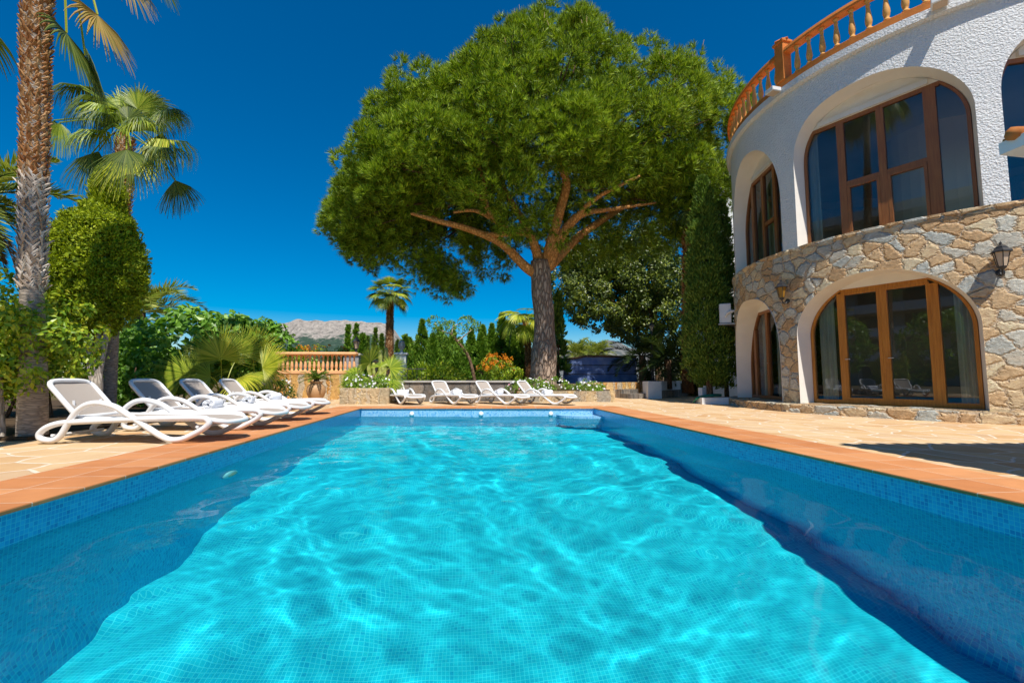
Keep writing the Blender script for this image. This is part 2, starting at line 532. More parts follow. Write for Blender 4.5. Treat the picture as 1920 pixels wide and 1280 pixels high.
# leaves
M['pine_needles'] = foliage('pine_needles', [(0, (.036, .062, .004)), (.3, (.105, .175, .007)), (.65, (.31, .45, .016)), (1, (.58, .68, .065))], .22, .5, 1.6)
M['candle'] = foliage('pine_candles', [(.42, .24, .13), (.55, .38, .22)], .1, .7)
M['fan_green'] = foliage('fan_palm_green', [(0.105, 0.182, 0.014), (0.210, 0.308, 0.022), (0.378, 0.462, 0.042), (0.532, 0.560, 0.070)], .35, .42, 1.5, .4)
M['fan_dark'] = foliage('fan_palm_dark_green', [(0.028, 0.063, 0.014), (0.070, 0.119, 0.020), (0.140, 0.196, 0.028), (0.238, 0.266, 0.056)], .3, .45, 1.5, .4)
M['fan_yellow'] = foliage('fan_palm_yellow_green', [(0.196, 0.280, 0.017), (0.364, 0.434, 0.028), (0.560, 0.588, 0.049), (0.700, 0.644, 0.084)], .35, .42, 1.5, .4)
M['fan_dry'] = foliage('dry_fan_leaf', [(.16, .14, .03), (.32, .24, .055), (.45, .32, .09), (.40, .24, .07)], .3, .6)
M['dry_leaf'] = foliage('dry_brown_fronds', [(.18, .10, .04), (.30, .18, .08), (.42, .28, .15)], .2, .8)
M['feather'] = foliage('date_palm_leaflets', [(0.098, 0.168, 0.021), (0.210, 0.280, 0.035), (0.378, 0.406, 0.084), (0.504, 0.476, 0.126)], .3, .5, 1, .35)
M['feather_dark'] = foliage('dark_palm_leaflets', [(0.017, 0.039, 0.011), (0.042, 0.077, 0.017), (0.084, 0.119, 0.028)], .25, .5)
M['topiary'] = foliage('thuja_sprays', [(.07, .11, .005), (.19, .26, .008), (.36, .44, .012), (.52, .56, .03)], .35, .6, 2.0)
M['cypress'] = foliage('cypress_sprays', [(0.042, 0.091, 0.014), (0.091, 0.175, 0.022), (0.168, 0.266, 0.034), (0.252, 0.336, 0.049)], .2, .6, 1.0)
M['cypress_lit'] = foliage('bright_cypress_sprays', [(0.049, 0.119, 0.014), (0.112, 0.238, 0.022), (0.196, 0.350, 0.031), (0.308, 0.434, 0.049)], .25, .6, 1.0)  # lit copy of the cypress, sunlight put into its brighter greens
M['citrus'] = foliage('citrus_leaves', [(0.084, 0.168, 0.008), (0.196, 0.336, 0.014), (0.364, 0.476, 0.021), (0.588, 0.532, 0.042)], .35, .4, 1.5, .45)
M['fig'] = foliage('fig_leaves', [(0.056, 0.140, 0.014), (0.126, 0.280, 0.025), (0.224, 0.434, 0.042), (0.336, 0.532, 0.084)], .35, .42, 1.5, .45)
M['ficus'] = foliage('ficus_leaves', [(.025, .045, .008), (.065, .105, .014), (.15, .20, .02), (.34, .37, .035)], .25, .4, .8, .45)
M['shrub'] = foliage('dark_shrub_leaves', [(0.042, 0.098, 0.014), (0.098, 0.182, 0.022), (0.182, 0.280, 0.035)], .25, .5)
M['flower_leaf'] = foliage('flower_bed_leaves', [(0.084, 0.182, 0.017), (0.182, 0.322, 0.028), (0.308, 0.448, 0.056)], .3, .5)
M['orange_flower'] = foliage('orange_blossom', [(.55, .13, .008), (.70, .24, .012), (.75, .36, .02)], .3, .5)
M['white_petal'] = plain('white_petals', (.85, .84, .86), .6, .03, 8)
M['pink_petal'] = plain('pink_petals', (.70, .30, .42), .6, .05, 8)
M['cactus'] = plain('yellow_green_cactus_skin', (.36, .40, .09), .6, .15, 6, .2, 40)

# ------------------------------------------------------------------ setting: ground, deck, pool
g = MB().add([(-9000, -9000, -.16), (9000, -9000, -.16), (9000, 9000, -.16), (-9000, 9000, -.16)], [[0, 1, 2, 3]])
# hole for the pool is below the deck, so the ground sheet is built as a ring round it
g = MB()
gx = [-9000, -3.4, 4.0, 9000]; gy = [-9000, -2.0, 11.9, 9000]
for i in range(3):
    for j in range(3):
        if (i, j) != (1, 1):
            g.add([(gx[i], gy[j], -.14), (gx[i + 1], gy[j], -.14), (gx[i + 1], gy[j + 1], -.14), (gx[i], gy[j + 1], -.14)], [[0, 1, 2, 3]])
struct(g.build('ground', M['dirt']))

XL, XR, YN, YFL, YFR = -2.25, 2.915, -0.9, 10.45, 9.93
CW = .64
ZW, ZB = -.185, -2.0


def deckz(x):
    return -.06 * min(1, max(0, (x - 3.6) / 2.6))


d = MB()
xo = [-7.5, XL - CW, XR + CW, 6.2, 13.0]
yo = [-9.0, YN - CW, None, 24.0]


def yfar(x):
    return YFL + (x - XL) / (XR - XL) * (YFR - YFL) + CW


for i in range(4):
    a, b = xo[i], xo[i + 1]
    if i == 1:
        d.add([(a, -9, 0), (b, -9, 0), (b, YN - CW, 0), (a, YN - CW, 0)], [[0, 1, 2, 3]])
        d.add([(a, yfar(a), 0), (b, yfar(b), 0), (b, 24, 0), (a, 24, 0)], [[0, 1, 2, 3]])
    else:
        d.add([(a, -9, deckz(a)), (b, -9, deckz(b)), (b, 24, deckz(b)), (a, 24, deckz(a))], [[0, 1, 2, 3]])
struct(d.build('deck', M['deck']))

# coping: four mitred slabs with rounded nosing
oc = [(XL - CW, YN - CW), (XR + CW, YN - CW), (XR + CW, yfar(XR + CW)), (XL - CW, yfar(XL - CW))]
ic = [(XL + .025, YN + .025), (XR - .025, YN + .025), (XR - .025, YFR - .02), (XL + .025, YFL - .02)]
c = MB(); uvs = []
for k in range(4):
    a0, a1, b0, b1 = oc[k], oc[(k + 1) % 4], ic[k], ic[(k + 1) % 4]
    V = [(*a0, .010), (*a1, .010), (*b1, .010), (*b0, .010)]
    nb = []
    for (o_, i_) in ((a1, b1), (a0, b0)):
        pass
    ctr = ((XL + XR) / 2, (YN + YFL) / 2)

    def inn(p, dd):
        v = np.array(ctr) - np.array(p); v /= np.linalg.norm(v)
        return (p[0] + v[0] * dd, p[1] + v[1] * dd)
    V += [(*inn(b0, .006), .004), (*inn(b1, .006), .004), (*inn(b0, .006), -.012), (*inn(b1, .006), -.012), (*inn(b0, -.05), -.016), (*inn(b1, -.05), -.016)]
    c.add(V, [[0, 1, 2, 3], [3, 2, 5, 4], [4, 5, 7, 6], [6, 7, 9, 8]])
    along = np.array(a1) - np.array(a0); along /= np.linalg.norm(along)
    perp = np.array([-along[1], along[0]])
    for p in V:
        q = np.array(p[:2]) - np.array(a0)
        uvs.append((q @ along + .1, min(.650, (q @ perp) * (.65 / CW)) if p[2] > .005 else .60 + p[2]))
struct(c.build('coping', M['coping'], uv=uvs))

# pool basin
b = MB(); uvs = []
cor = [(XL, YN), (XR, YN), (XR, YFR), (XL, YFL)]
for k in range(4):
    p, q = cor[k], cor[(k + 1) % 4]
    ln = math.dist(p, q)
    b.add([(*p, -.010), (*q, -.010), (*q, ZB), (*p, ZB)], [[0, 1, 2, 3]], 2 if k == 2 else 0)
    uvs += [(0, -.010), (ln, -.010), (ln, ZB), (0, ZB)]
b.add([(*p, ZB) for p in cor], [[0, 1, 2, 3]], 1)
uvs += [(p[0] + 50, p[1] + 50) for p in cor]
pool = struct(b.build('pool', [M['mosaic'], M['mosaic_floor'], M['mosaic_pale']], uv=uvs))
pool.cycles.is_caustics_receiver = True

# water: a real rippled sheet
nx, ny = 230, 500
X, Yv = np.meshgrid(np.linspace(0, 1, nx), np.linspace(0, 1, ny))
px = XL + (XR - XL) * X
yf = YFL + (px - XL) / (XR - XL) * (YFR - YFL)
py = YN + (yf - YN) * Yv
H = np.zeros_like(px)
wr = np.random.default_rng(3)
wx = px + .10 * np.sin(py * 1.7 + 1) + .06 * np.sin(px * 2.9 + py * 1.1)
wy = py + .12 * np.sin(px * 1.5) + .05 * np.sin(py * 2.3 + px)
for lam, nw, steep in ((1.7, 5, .008), (.95, 8, .0120), (.55, 9, .0095), (.30, 9, .0048), (.16, 8, .0024)):
    for _ in range(nw):
        th = wr.uniform(0, math.pi) if lam < .7 else wr.normal(math.pi * .42, .8)
        k = 2 * math.pi / (lam * wr.uniform(.8, 1.25))
        H += steep / k * np.sin(k * (wx * math.cos(th) + wy * math.sin(th)) + wr.uniform(0, 6.28)) * wr.uniform(.6, 1.2)
V = np.stack([px, py, ZW + H], -1).reshape(-1, 3)
I = np.arange(nx * ny).reshape(ny, nx)
Q = np.stack([I[:-1, :-1], I[:-1, 1:], I[1:, 1:], I[1:, :-1]], -1).reshape(-1, 4)
water = struct(MB().idx(V, Q).build('pool_water', M['water'], smooth=True))
water.cycles.is_caustics_caster = True

# corner step of the pool, jets and lights in its walls
s = MB()
arc = [(XR - .9 * math.sin(a), YFR + .09 - .55 * (1 - math.cos(a)) * 0 - .55 * math.cos(a)) for a in np.linspace(math.pi / 2, 0, 12)]
poly = [(XR - .002, YFR - .002)] + [(XR - .85 * math.cos(a), YFR - .002 + .1 * .85 * math.cos(a) - .62 * math.sin(a)) for a in np.linspace(0, math.pi / 2, 12)]
s.prism(poly, ZB + .3, ZW + .045)
vv = np.concatenate(s.V)
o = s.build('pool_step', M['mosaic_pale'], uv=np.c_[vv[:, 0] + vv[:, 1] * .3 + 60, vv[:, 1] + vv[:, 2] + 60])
o.cycles.is_caustics_receiver = True
tag(o, 'small pale tiled corner step at the waterline in the far right pool corner', 'pool step')
for i, (u, lab) in enumerate(((771, 'left'), (902, 'middle'), (1030, 'right'))):
    p = at(u, 777, YFL - .25)
    yw = YFL + (p.x - XL) / (XR - XL) * (YFR - YFL)
    t_ = thing('pool_jet', f'round white return jet on the far pool wall, the {lab} one of three', 'pool jet', (p.x, yw - .004, -.125), 0, 'white jets on the far pool wall')
    mb = MB()
    mb.lathe([(.050, 0), (.053, .008), (.047, .020), (.030, .028), (.0, .036)], 20)
    v = mb.V[0]; mb.V[0] = np.c_[v[:, 0], -v[:, 2], v[:, 1]]
    mb.build('rim', M['white_plastic'], t_, smooth=True)
    mb = MB().lathe([(.011, .024), (.011, .031), (.0, .032)], 12)
    v = mb.V[0]; mb.V[0] = np.c_[v[:, 0], -v[:, 2], v[:, 1]]
    mb.build('nozzle', M['black_metal'], t_)
t_ = thing('pool_light', 'round white underwater lamp on the left pool wall', 'pool light', (XL + .002, 4.75, -.62))
mb = MB().lathe([(.13, 0), (.135, .012), (.12, .03), (.095, .038)], 24)
v = mb.V[0]; mb.V[0] = np.c_[v[:, 2], v[:, 0], v[:, 1]]
mb.build('rim', M['white_plastic'], t_, smooth=True).cycles.is_caustics_receiver = True
mb = MB().lathe([(.09, .034), (.08, .045), (.0, .052)], 24)
v = mb.V[0]; mb.V[0] = np.c_[v[:, 2], v[:, 0], v[:, 1]]
mb.build('lens', M['lamp_glass'], t_, smooth=True).cycles.is_caustics_receiver = True

# planting bed and raised garden soil
bed = MB().prism([(-30, 5.55), (-4.55, 5.35), (-4.75, 8), (-5.1, 11.5), (-4.9, 13.3), (-6.4, 14.6), (-30, 14.6)], -.1, .035)
struct(bed.build('planting_bed', M['soil']))
rg = MB().prism([(-2.25, 13.62), (4.2, 13.62), (4.25, 14.0), (4.4, 17.9), (7.2, 17.9), (7.3, 16.9), (12, 19.5), (14, 60), (-40, 60), (-40, 15.45), (-2.25, 15.45)], -.1, .47)
struct(rg.build('raised_garden', M['dirt']))

# ------------------------------------------------------------------ villa
CX, CY, RW = 11.84, 9.86, 4.68
HS, HT = 3.5, 7.12
villa = thing('round_villa', 'two-storey round villa, rubble stone below and white roughcast above, with arched glazing', 'villa', (CX, CY, 0))
OPEN_LOW = [(207.2, 17.6, .13, 1.55, 2.69, (2.0, 2.0)), (167.4, 16.4, .13, .8, 2.65, (2.0, 3.0)), (250.5, 16.5, .13, 1.55, 2.69, (2.0, 2.0)), (286, 17.5, .13, 1.55, 2.69, (2.0, 2.0))]
OPEN_UP = [(208.5, 18.1, HS, 5.3, 6.53, (2.6, 1.95)), (168.9, 16.6, HS, 4.7, 6.45, (1.8, 2.3)), (247.8, 17.3, HS, 5.3, 6.53, (2.6, 1.95)), (287, 17.5, HS, 5.3, 6.53, (2.2, 2.2)), (326, 17.5, HS, 5.3, 6.53, (2.2, 2.2))]


def arch_z(op, ph):
    pc, hf, zb, zs, za, n = op
    n = n[1] if ph > pc else n[0]
    s = min(1, abs((ph - pc) / hf))
    return zs + (za - zs) * (1 - s ** n) ** (1 / n)


def pol(ph, r, z):
    a = R(ph)
    return (r * math.cos(a), r * math.sin(a), z)


def op_phis(op, m=40):
    pc, hf = op[0], op[1]
    return [pc - hf * math.cos(math.pi * i / m) for i in range(m + 1)]


def arc_wall(name, rad, z0, z1, ops, mat, fine=0.0):
    mb = MB(); uv = []
    ph = set(np.arange(0, 361, 3.0).tolist())
    if fine:
        ph |= set(np.arange(132, 262, .24).tolist())
    for op in ops:
        ph = {p for p in ph if not (op[0] - op[1] - .2 < p < op[0] + op[1] + .2)}
        ph |= set(op_phis(op, 150 if fine else 40))
    ph = sorted(ph)
    for a, b_ in zip(ph[:-1], ph[1:]):
        mid = (a + b_) / 2
        o_ = next((op for op in ops if abs(mid - op[0]) < op[1]), None)
        segs = [((z0, z0), (z1, z1))]
        if o_:
            segs = [((arch_z(o_, a), arch_z(o_, b_)), (z1, z1))]
            if o_[2] > z0 + .001:
                segs.append(((z0, z0), (o_[2], o_[2])))
        if fine and 130 < mid < 264:
            for (l0, l1), (h0, h1) in segs:
                k_ = max(1, int(math.ceil((min(h0, h1) - max(l0, l1)) / fine)))
                f_ = np.linspace(0, 1, k_ + 1)
                za_, zb_ = l0 + (h0 - l0) * f_, l1 + (h1 - l1) * f_
                V_ = []
                for q0, q1 in zip(za_, zb_):
                    V_ += [pol(a, rad, q0), pol(b_, rad, q1)]
                    uv += [(R(a) * rad, q0), (R(b_) * rad, q1)]
                i_ = np.arange(k_)[:, None] * 2
                mb.idx(V_, i_ + [0, 1, 3, 2])
            continue
        for (l0, l1), (h0, h1) in segs:
            mb.add([pol(a, rad, l0), pol(b_, rad, l1), pol(b_, rad, h1), pol(a, rad, h0)], [[0, 1, 2, 3]])
            for p, z in ((a, l0), (b_, l1), (b_, h1), (a, h0)):
                uv.append((R(p) * rad, z))
    return mb.build(name, mat, villa, uv=uv)


sw_ = arc_wall('stone_wall', RW, -.12, HS, OPEN_LOW, M['stone'], .022)
bm_ = bmesh.new(); bm_.from_mesh(sw_.data)
bmesh.ops.remove_doubles(bm_, verts=bm_.verts, dist=.0006)
for f_ in bm_.faces: f_.smooth = True
bm_.to_mesh(sw_.data); bm_.free()
arc_wall('roughcast_wall', RW - .05, HS, HT, OPEN_UP, M['stucco'])
# sloping stone sill course between the storeys, fascia, slab, plinth step


def ring(name, prof, mat, p0=0, p1=360, step=2.0, parent=villa, smooth=False):
    mb = MB(); uv = []
    ph = np.arange(p0, p1 + .01, step)
    n = len(prof)
    V = []
    acc = np.concatenate([[0], np.cumsum([math.dist(prof[i], prof[i + 1]) for i in range(n - 1)])])
    for p in ph:
        for i, (r_, z_) in enumerate(prof):
            V.append(pol(p, r_, z_)); uv.append((R(p) * RW, acc[i]))
    Q = [[i * n + k, (i + 1) * n + k, (i + 1) * n + k + 1, i * n + k + 1] for i in range(len(ph) - 1) for k in range(n - 1)]
    mb.idx(V, Q)
    return mb.build(name, mat, parent, uv=uv, smooth=smooth)


ring('sill_course', [(RW + .0, HS - .08), (RW + .035, HS - .03), (RW + .038, HS + .006), (RW - .5, HS + .03)], M['stone'])
ring('fascia', [(RW - .10, HT - .02), (RW - .01, HT - .03), (RW + .055, HT - .005), (RW + .06, HT + .14), (RW - .02, HT + .18)], M['stucco'])
ring('balcony_slab', [(RW - .04, HT + .12), (RW - .025, HT + .33), (RW - .05, HT + .35), (RW - .6, HT + .352)], M['orange_paint'])
ring('plinth_step', [(RW + .26, -.12), (RW + .26, .09), (RW + .245, .105), (RW - .4, .128)], M['stone'], 128, 300)
mb = MB().add([pol(p, RW - .55, HT + .353) for p in np.arange(0, 360, 5)], [list(range(72))])
mb.build('roof_terrace', M['concrete'], villa)

# openings: plaster reveals down to a flat glazing plane, filler panel, timber frame, panes
DEP = .38


def glazing(op, ztop, mull, rails, wood, thing_name, fw=.075, sash=(), shutter=False, curtains=(), door=None):
    pc, hf, zb, zs, za, n = op
    dist = (RW - DEP) * math.cos(R(hf))

    def q(s, z, off=0.0):
        a = R(pc); nx_, ny_ = math.cos(a), math.sin(a)
        return ((dist + off) * nx_ - s * ny_, (dist + off) * ny_ + s * nx_, z)
    phs = op_phis(op, 48)
    outl = [(phs[0], zb)] + [(p, arch_z(op, p)) for p in phs] + [(phs[-1], zb)]
    sA = lambda p: dist * math.tan(R(p - pc))
    rad = RW + .028 if zb < 1 else RW - .05
    mb = MB(); V = []
    for p, z in outl:
        V += [pol(p, rad - .001, z), q(sA(p), z)]
    mb.idx(V, [[2 * i, 2 * i + 1, 2 * i + 3, 2 * i + 2] for i in range(len(outl) - 1)])
    mb.build('reveal', M['reveal'], villa, smooth=False)
    smax = sA(phs[-1])

    def zarch(s):
        return arch_z(op, pc + math.degrees(math.atan(s / dist)))

    def smx(z, sg=1):
        lo, hi = 0.0, smax
        if z <= zs: return smax
        for _ in range(30):
            m_ = (lo + hi) / 2
            lo, hi = (m_, hi) if zarch(sg * m_) > z else (lo, m_)
        return lo
    fr = MB()

    def bar(s0, s1, z0, z1, th=.07, off=0.0, mbx=None):
        (mbx or fr).add([q(s0, z0, off - th / 2), q(s1, z0, off - th / 2), q(s1, z1, off - th / 2), q(s0, z1, off - th / 2),
                         q(s0, z0, off + th / 2), q(s1, z0, off + th / 2), q(s1, z1, off + th / 2), q(s0, z1, off + th / 2)],
                        [[3, 2, 1, 0], [4, 5, 6, 7], [0, 1, 5, 4], [1, 2, 6, 5], [2, 3, 7, 6], [3, 0, 4, 7]])
    # filler panel above the straight head
    fp = MB()
    st, sl = smx(ztop), smx(ztop, -1)
    ss = np.linspace(-sl, st, 25)
    V = []
    for s_ in ss:
        V += [q(s_, ztop, .05), q(s_, max(zarch(s_), ztop), .05)]
    fp.idx(V, [[2 * i, 2 * i + 2, 2 * i + 3, 2 * i + 1] for i in range(24)])
    fp.build('filler_panel', M['reveal'], villa)
    # frame following the arch sides up to the head
    for sg in (-1, 1):
        side = [(s_, z_) for s_, z_ in [(smax, zb)] + [(smx(z_, sg), z_) for z_ in np.linspace(zs, ztop, 14)]]
        for (s0, z0), (s1, z1) in zip(side[:-1], side[1:]):
            a0, a1 = sg * (s0 - .055), sg * (s1 - .055)
            fr.add([q(sg * s0, z0, -.045), q(sg * s1, z1, -.045), q(a1, z1, -.045), q(a0, z0, -.045),
                    q(sg * s0, z0, .045), q(sg * s1, z1, .045), q(a1, z1, .045), q(a0, z0, .045)],
                   [[4, 5, 6, 7], [3, 2, 1, 0], [0, 1, 5, 4], [2, 3, 7, 6]])
    bar(-smax + .05, smax - .05, zb + .002, zb + .09, .085)
    bar(-sl + .01, st - .01, ztop - .07, ztop + .004, .083)
    for s0, s1 in mull:
        bar(s0, s1, zb + .088, min(ztop, zarch((s0 + s1) / 2)) - .068, .09)
    for s0, s1, z0, z1 in rails:
        bar(s0, s1, z0, z1, .077)
    win = bpy.data.objects.new(thing_name, None)
    COL.objects.link(win); win.parent = villa
    fr.build('frame', wood, win)
    for s0, s1, z0, z1 in sash:      # sash or leaf frames
        lf = MB()
        bw = .05
        for (p0, p1, r0, r1) in ((s0, s0 + bw, z0, z1), (s1 - bw, s1, z0, z1), (s0 + bw - .001, s1 - bw + .001, z0, z0 + bw), (s0 + bw - .001, s1 - bw + .001, z1 - bw, z1)):
            bar(p0, p1, r0, r1, .06, .02, lf)
        lf.build('sash', wood, win)
    edges = [-smax + .03] + [x for ab in mull for x in ab] + [smax - .03]
    for a_, b_ in zip(edges[0::2], edges[1::2]):
        pn = MB(); V = []
        ss = np.linspace(a_, b_, 9)
        for s_ in ss:
            V += [q(s_, zb + .05), q(s_, min(ztop - .02, zarch(s_) - .01))]
        pn.idx(V, [[2 * i, 2 * i + 2, 2 * i + 3, 2 * i + 1] for i in range(8)])
        pn.build('pane', M['glass'], win)
    if shutter:
        sb = MB()
        st2, sl2 = smx(ztop + .11), smx(ztop + .11, -1)
        bar(-sl2 + .02, st2 - .02, ztop + .006, ztop + .11, .10, .062, sb)
        sb.build('shutter_box', M['shutter'], win)
    for s0, s1, z1 in curtains:
        cu = MB(); V = []
        m_ = max(8, int((s1 - s0) * 60))
        for i in range(m_ + 1):
            s_ = s0 + (s1 - s0) * i / m_
            off = -.16 + .03 * math.sin(i * 1.25) + .012 * math.sin(i * .37)
            V += [q(s_, zb + .03, off), q(s_, min(z1, zarch(s_) + .25), off * 1.0)]
        cu.idx(V, [[2 * i, 2 * i + 2, 2 * i + 3, 2 * i + 1] for i in range(m_)])
        cu.build('curtain', M['curtain'], win, smooth=True)
    if door:
        for s_, z_ in door:
            hb = MB()
            hb.tube([q(s_, z_, .06), q(s_, z_, .10), q(s_ + .01, z_, .11), q(s_ + .09, z_, .105)], .009, 6)
            hb.build('handle', M['grey_metal'], win)


glazing(OPEN_LOW[0], 2.5, [(-.77, -.68), (-.04, .03), (.71, .83)], [], M['wood'], 'glazed_door',
        sash=[(-.682, -.038, .22, 2.428), (.028, .712, .22, 2.428)], curtains=[(-1.2, -.9, 2.45), (.98, 1.26, 2.45)], door=[(-.655, 1.05), (.055, 1.05)])
glazing(OPEN_LOW[1], 2.42, [(-.95, -.82), (-.2, -.08), (.55, .67)], [], M['wood_dark'], 'glazed_door', curtains=[(-.8, -.45, 2.4), (.0, .2, 2.4)], door=[(-.1, 1.05)])
glazing(OPEN_LOW[2], 2.5, [(-.72, -.56), (.11, .25), (.78, .94)], [], M['wood'], 'glazed_door')
glazing(OPEN_UP[0], 6.12, [(-.69, -.56), (.0, .12), (.72, .90)], [(-.56, .72, 4.67, 4.76)], M['wood_dark'], 'arched_window', sash=[(-.555, -.002, HS + .10, 4.665), (.122, .715, HS + .10, 4.665)], shutter=True, curtains=[(-1.3, -1.12, 6.1)])
glazing(OPEN_UP[1], 6.02, [(-.80, -.66), (-.2, -.08), (.42, .54)], [(-.08, .42, 4.6, 4.69)], M['wood_dark'], 'arched_window', shutter=True, curtains=[(-.62, -.3, 6.0), (-.02, .25, 6.0)])
glazing(OPEN_UP[2], 6.12, [(-.69, -.56), (.0, .12), (.72, .90)], [(-.56, .72, 4.67, 4.76)], M['wood_dark'], 'arched_window', shutter=True)

glazing(OPEN_LOW[3], 2.5, [(-.77, -.68), (-.04, .03), (.71, .83)], [], M['wood'], 'glazed_door')  # unseen back door, added to let sunlight into the room
for op_ in OPEN_UP[3:]:  # unseen back windows, added so sun and sky brighten the upper room
    glazing(op_, 6.12, [(-.69, -.56), (.0, .12), (.72, .90)], [(-.56, .72, 4.67, 4.76)], M['wood_dark'], 'arched_window', shutter=True)

# rooms behind the glass
ring('ground_floor', [(.02, .12), (RW - .42, .125)], M['floor_in'])
ring('room_ceiling', [(.02, HS - .25), (RW - .2, HS - .25)], M['room_pale'])
ring('upper_floor', [(.02, HS - .05), (RW - .42, HS - .05)], M['room_pale'])
ring('upper_ceiling', [(.02, HT - .35), (RW - .2, HT - .35)], M['room_pale'])
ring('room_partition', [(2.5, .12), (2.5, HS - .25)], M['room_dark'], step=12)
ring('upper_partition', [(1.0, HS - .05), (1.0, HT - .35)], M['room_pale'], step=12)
ring('upper_lining', [(RW - .42, HT - .6), (RW - .42, HT - .35)], M['room_pale'])

# balustrade of the roof terrace
balu = bpy.data.objects.new('balustrade', None)
COL.objects.link(balu); balu.parent = villa
ZB0 = HT + .345
ring('top_rail', [(RW - .20, ZB0 + .62), (RW - .21, ZB0 + .66), (RW - .19, ZB0 + .73), (RW - .14, ZB0 + .76), (RW - .06, ZB0 + .76), (RW - .01, ZB0 + .73), (RW + .01, ZB0 + .66), (RW, ZB0 + .62), (RW - .20, ZB0 + .62)], M['orange_paint'], 0, 360, 2, balu)
bprof = [(.062, 0), (.062, .035), (.045, .05), (.036, .07), (.05, .11), (.062, .17), (.06, .23), (.046, .33), (.034, .43), (.03, .49), (.042, .51), (.03, .53), (.036, .56), (.055, .585), (.055, .622)]
b0 = MB().lathe(bprof, 12).build('baluster', M['yellow_paint'], balu, smooth=True)
first = True
for k, ph in enumerate(np.arange(141, 237.5, 3.45)):
    if abs(ph - 188.4) < 2.0:
        continue
    o = b0 if first else b0.copy()
    if not first:
        COL.objects.link(o); o.parent = balu
    first = False
    o.location = pol(ph, RW - .10, ZB0)
pd = MB()
pp = pol(188.2, RW - .10, ZB0 + .45)
pd.box(pp, (.23, .24, .92), R(188.2), 0, .012)
p2 = pol(188.2, RW - .10, ZB0 + .93)
pd.box(p2, (.29, .30, .07), R(188.2), 0, .012)
pd.lathe([(.19, 0), (.19, .01), (.02, .11)], 4, pol(188.2, RW - .10, ZB0 + .96))
pd.build('pedestal', M['orange_paint'], balu)
# rear wing of the villa, seen past the cypress
rw = MB().prism([(-1.9, 7.6), (8, 7.6), (8, 9.3), (-1.9, 9.3)], -.1, 9.2)
rw.prism([(-2.0, 7.5), (8.1, 7.5), (8.1, 9.4), (-2.0, 9.4)], 9.2, 9.42)
rw.build('rear_wing', M['white_wall'], villa)

# floodlights under the balcony, wall lanterns, air conditioner


def floodlight(ph, lab):
    t_ = thing('floodlight', lab, 'floodlight', (CX + pol(ph, RW + .06, 0)[0], CY + pol(ph, RW + .06, 0)[1], HT + .12), R(ph), 'floodlights below the balcony')
    MB().box((.13, 0, -.02), (.24, .24, .10), 0, 0, .012).build('housing', M['white_plastic'], t_)
    MB().box((.13, 0, -.074), (.19, .19, .012)).build('lens', M['lamp_glass'], t_)
    MB().box((.01, 0, .0), (.05, .06, .06)).build('bracket', M['grey_metal'], t_)


floodlight(187.8, 'white floodlight box under the corner pedestal of the orange balustrade')
floodlight(222.4, 'white floodlight box fixed below the balusters above the large arched window')


def lantern(mb_parent, z0, gl, s=1.0):
    """six sided coach lantern hanging from its base upward; parts under mb_parent"""
    k = 6
    MB().lathe([(.02 * s, z0 - .06 * s), (.05 * s, z0 - .03 * s), (.062 * s, z0)], k).build('base', M['black_metal'], mb_parent)
    MB().lathe([(.060 * s, z0), (.105 * s, z0 + .24 * s), (.0, z0 + .245 * s)], k).build('lamp_glass', gl, mb_parent)
    cg = MB()
    for i in range(k):
        a = i * 2 * math.pi / k
        cg.tube([(.063 * s * math.cos(a), .063 * s * math.sin(a), z0), (.108 * s * math.cos(a), .108 * s * math.sin(a), z0 + .24 * s)], .007 * s, 4)
    cg.build('cage', M['black_metal'], mb_parent)
    MB().lathe([(.145 * s, z0 + .235 * s), (.145 * s, z0 + .25 * s), (.085 * s, z0 + .31 * s), (.085 * s, z0 + .325 * s), (.04 * s, z0 + .36 * s), (.015 * s, z0 + .38 * s), (.022 * s, z0 + .40 * s), (.004 * s, z0 + .43 * s)], k).build('cap', M['black_metal'], mb_parent)


for ph, z, gl, lab in ((227.9, 2.42, M['lamp_glass'], 'black wall lantern with frosted panes right of the large glazed door'),
                       (187.0, 2.42, M['amber_glass'], 'black wall lantern with an amber pane between the two stone arches')):
    p = pol(ph, RW, z)
    t_ = thing('wall_lantern', lab, 'wall lamp', (CX + p[0], CY + p[1], z), R(ph), 'wall lanterns on the stone wall')
    arm = MB()
    arm.lathe([(.001, 0), (.06, .0), (.06, .02), (.045, .03), (.001, .03)], 10)
    v = arm.V[0]; arm.V[0] = np.c_[v[:, 2], v[:, 0], v[:, 1] - .05]
    arm.tube(spline([(.02, 0, -.05), (.07, 0, -.10), (.13, 0, -.09), (.16, 0, -.03)], 5), .012, 6)
    arm.build('arm', M['black_metal'], t_)
    base = bpy.data.objects.new('lantern_head', None); COL.objects.link(base); base.parent = t_; base.location = (.16, 0, .03)
    lantern(base, 0, gl, .95)
p = at(1360, 590, 12.75)
t_ = thing('air_conditioner', 'white air conditioner unit on a bracket at the edge of the stone wall', 'air conditioner', (p.x, p.y, p.z - .3), R(-32))
MB().box((0, 0, .3), (.32, .72, .58), 0, 0, .02).build('housing', M['white_plastic'], t_)
gm = MB()
for k in range(4):
    pts = [(-.165, .08 + (.06 + .055 * k) * math.cos(a), .3 + (.06 + .055 * k) * math.sin(a)) for a in np.linspace(0, 2 * math.pi, 25)[:-1]]
    gm.tube(pts, .006, 4, True)
gm.build('fan_grille', M['black_metal'], t_)
MB().box((.12, 0, -.02), (.62, .8, .04)).build('bracket', M['grey_metal'], t_)
MB().tube(spline([(0, -.36, .2), (.1, -.42, .32), (.3, -.42, .34), (.5, -.38, .25)], 5), .03, 8).build('pipe', M['white_plastic'], t_, smooth=True)

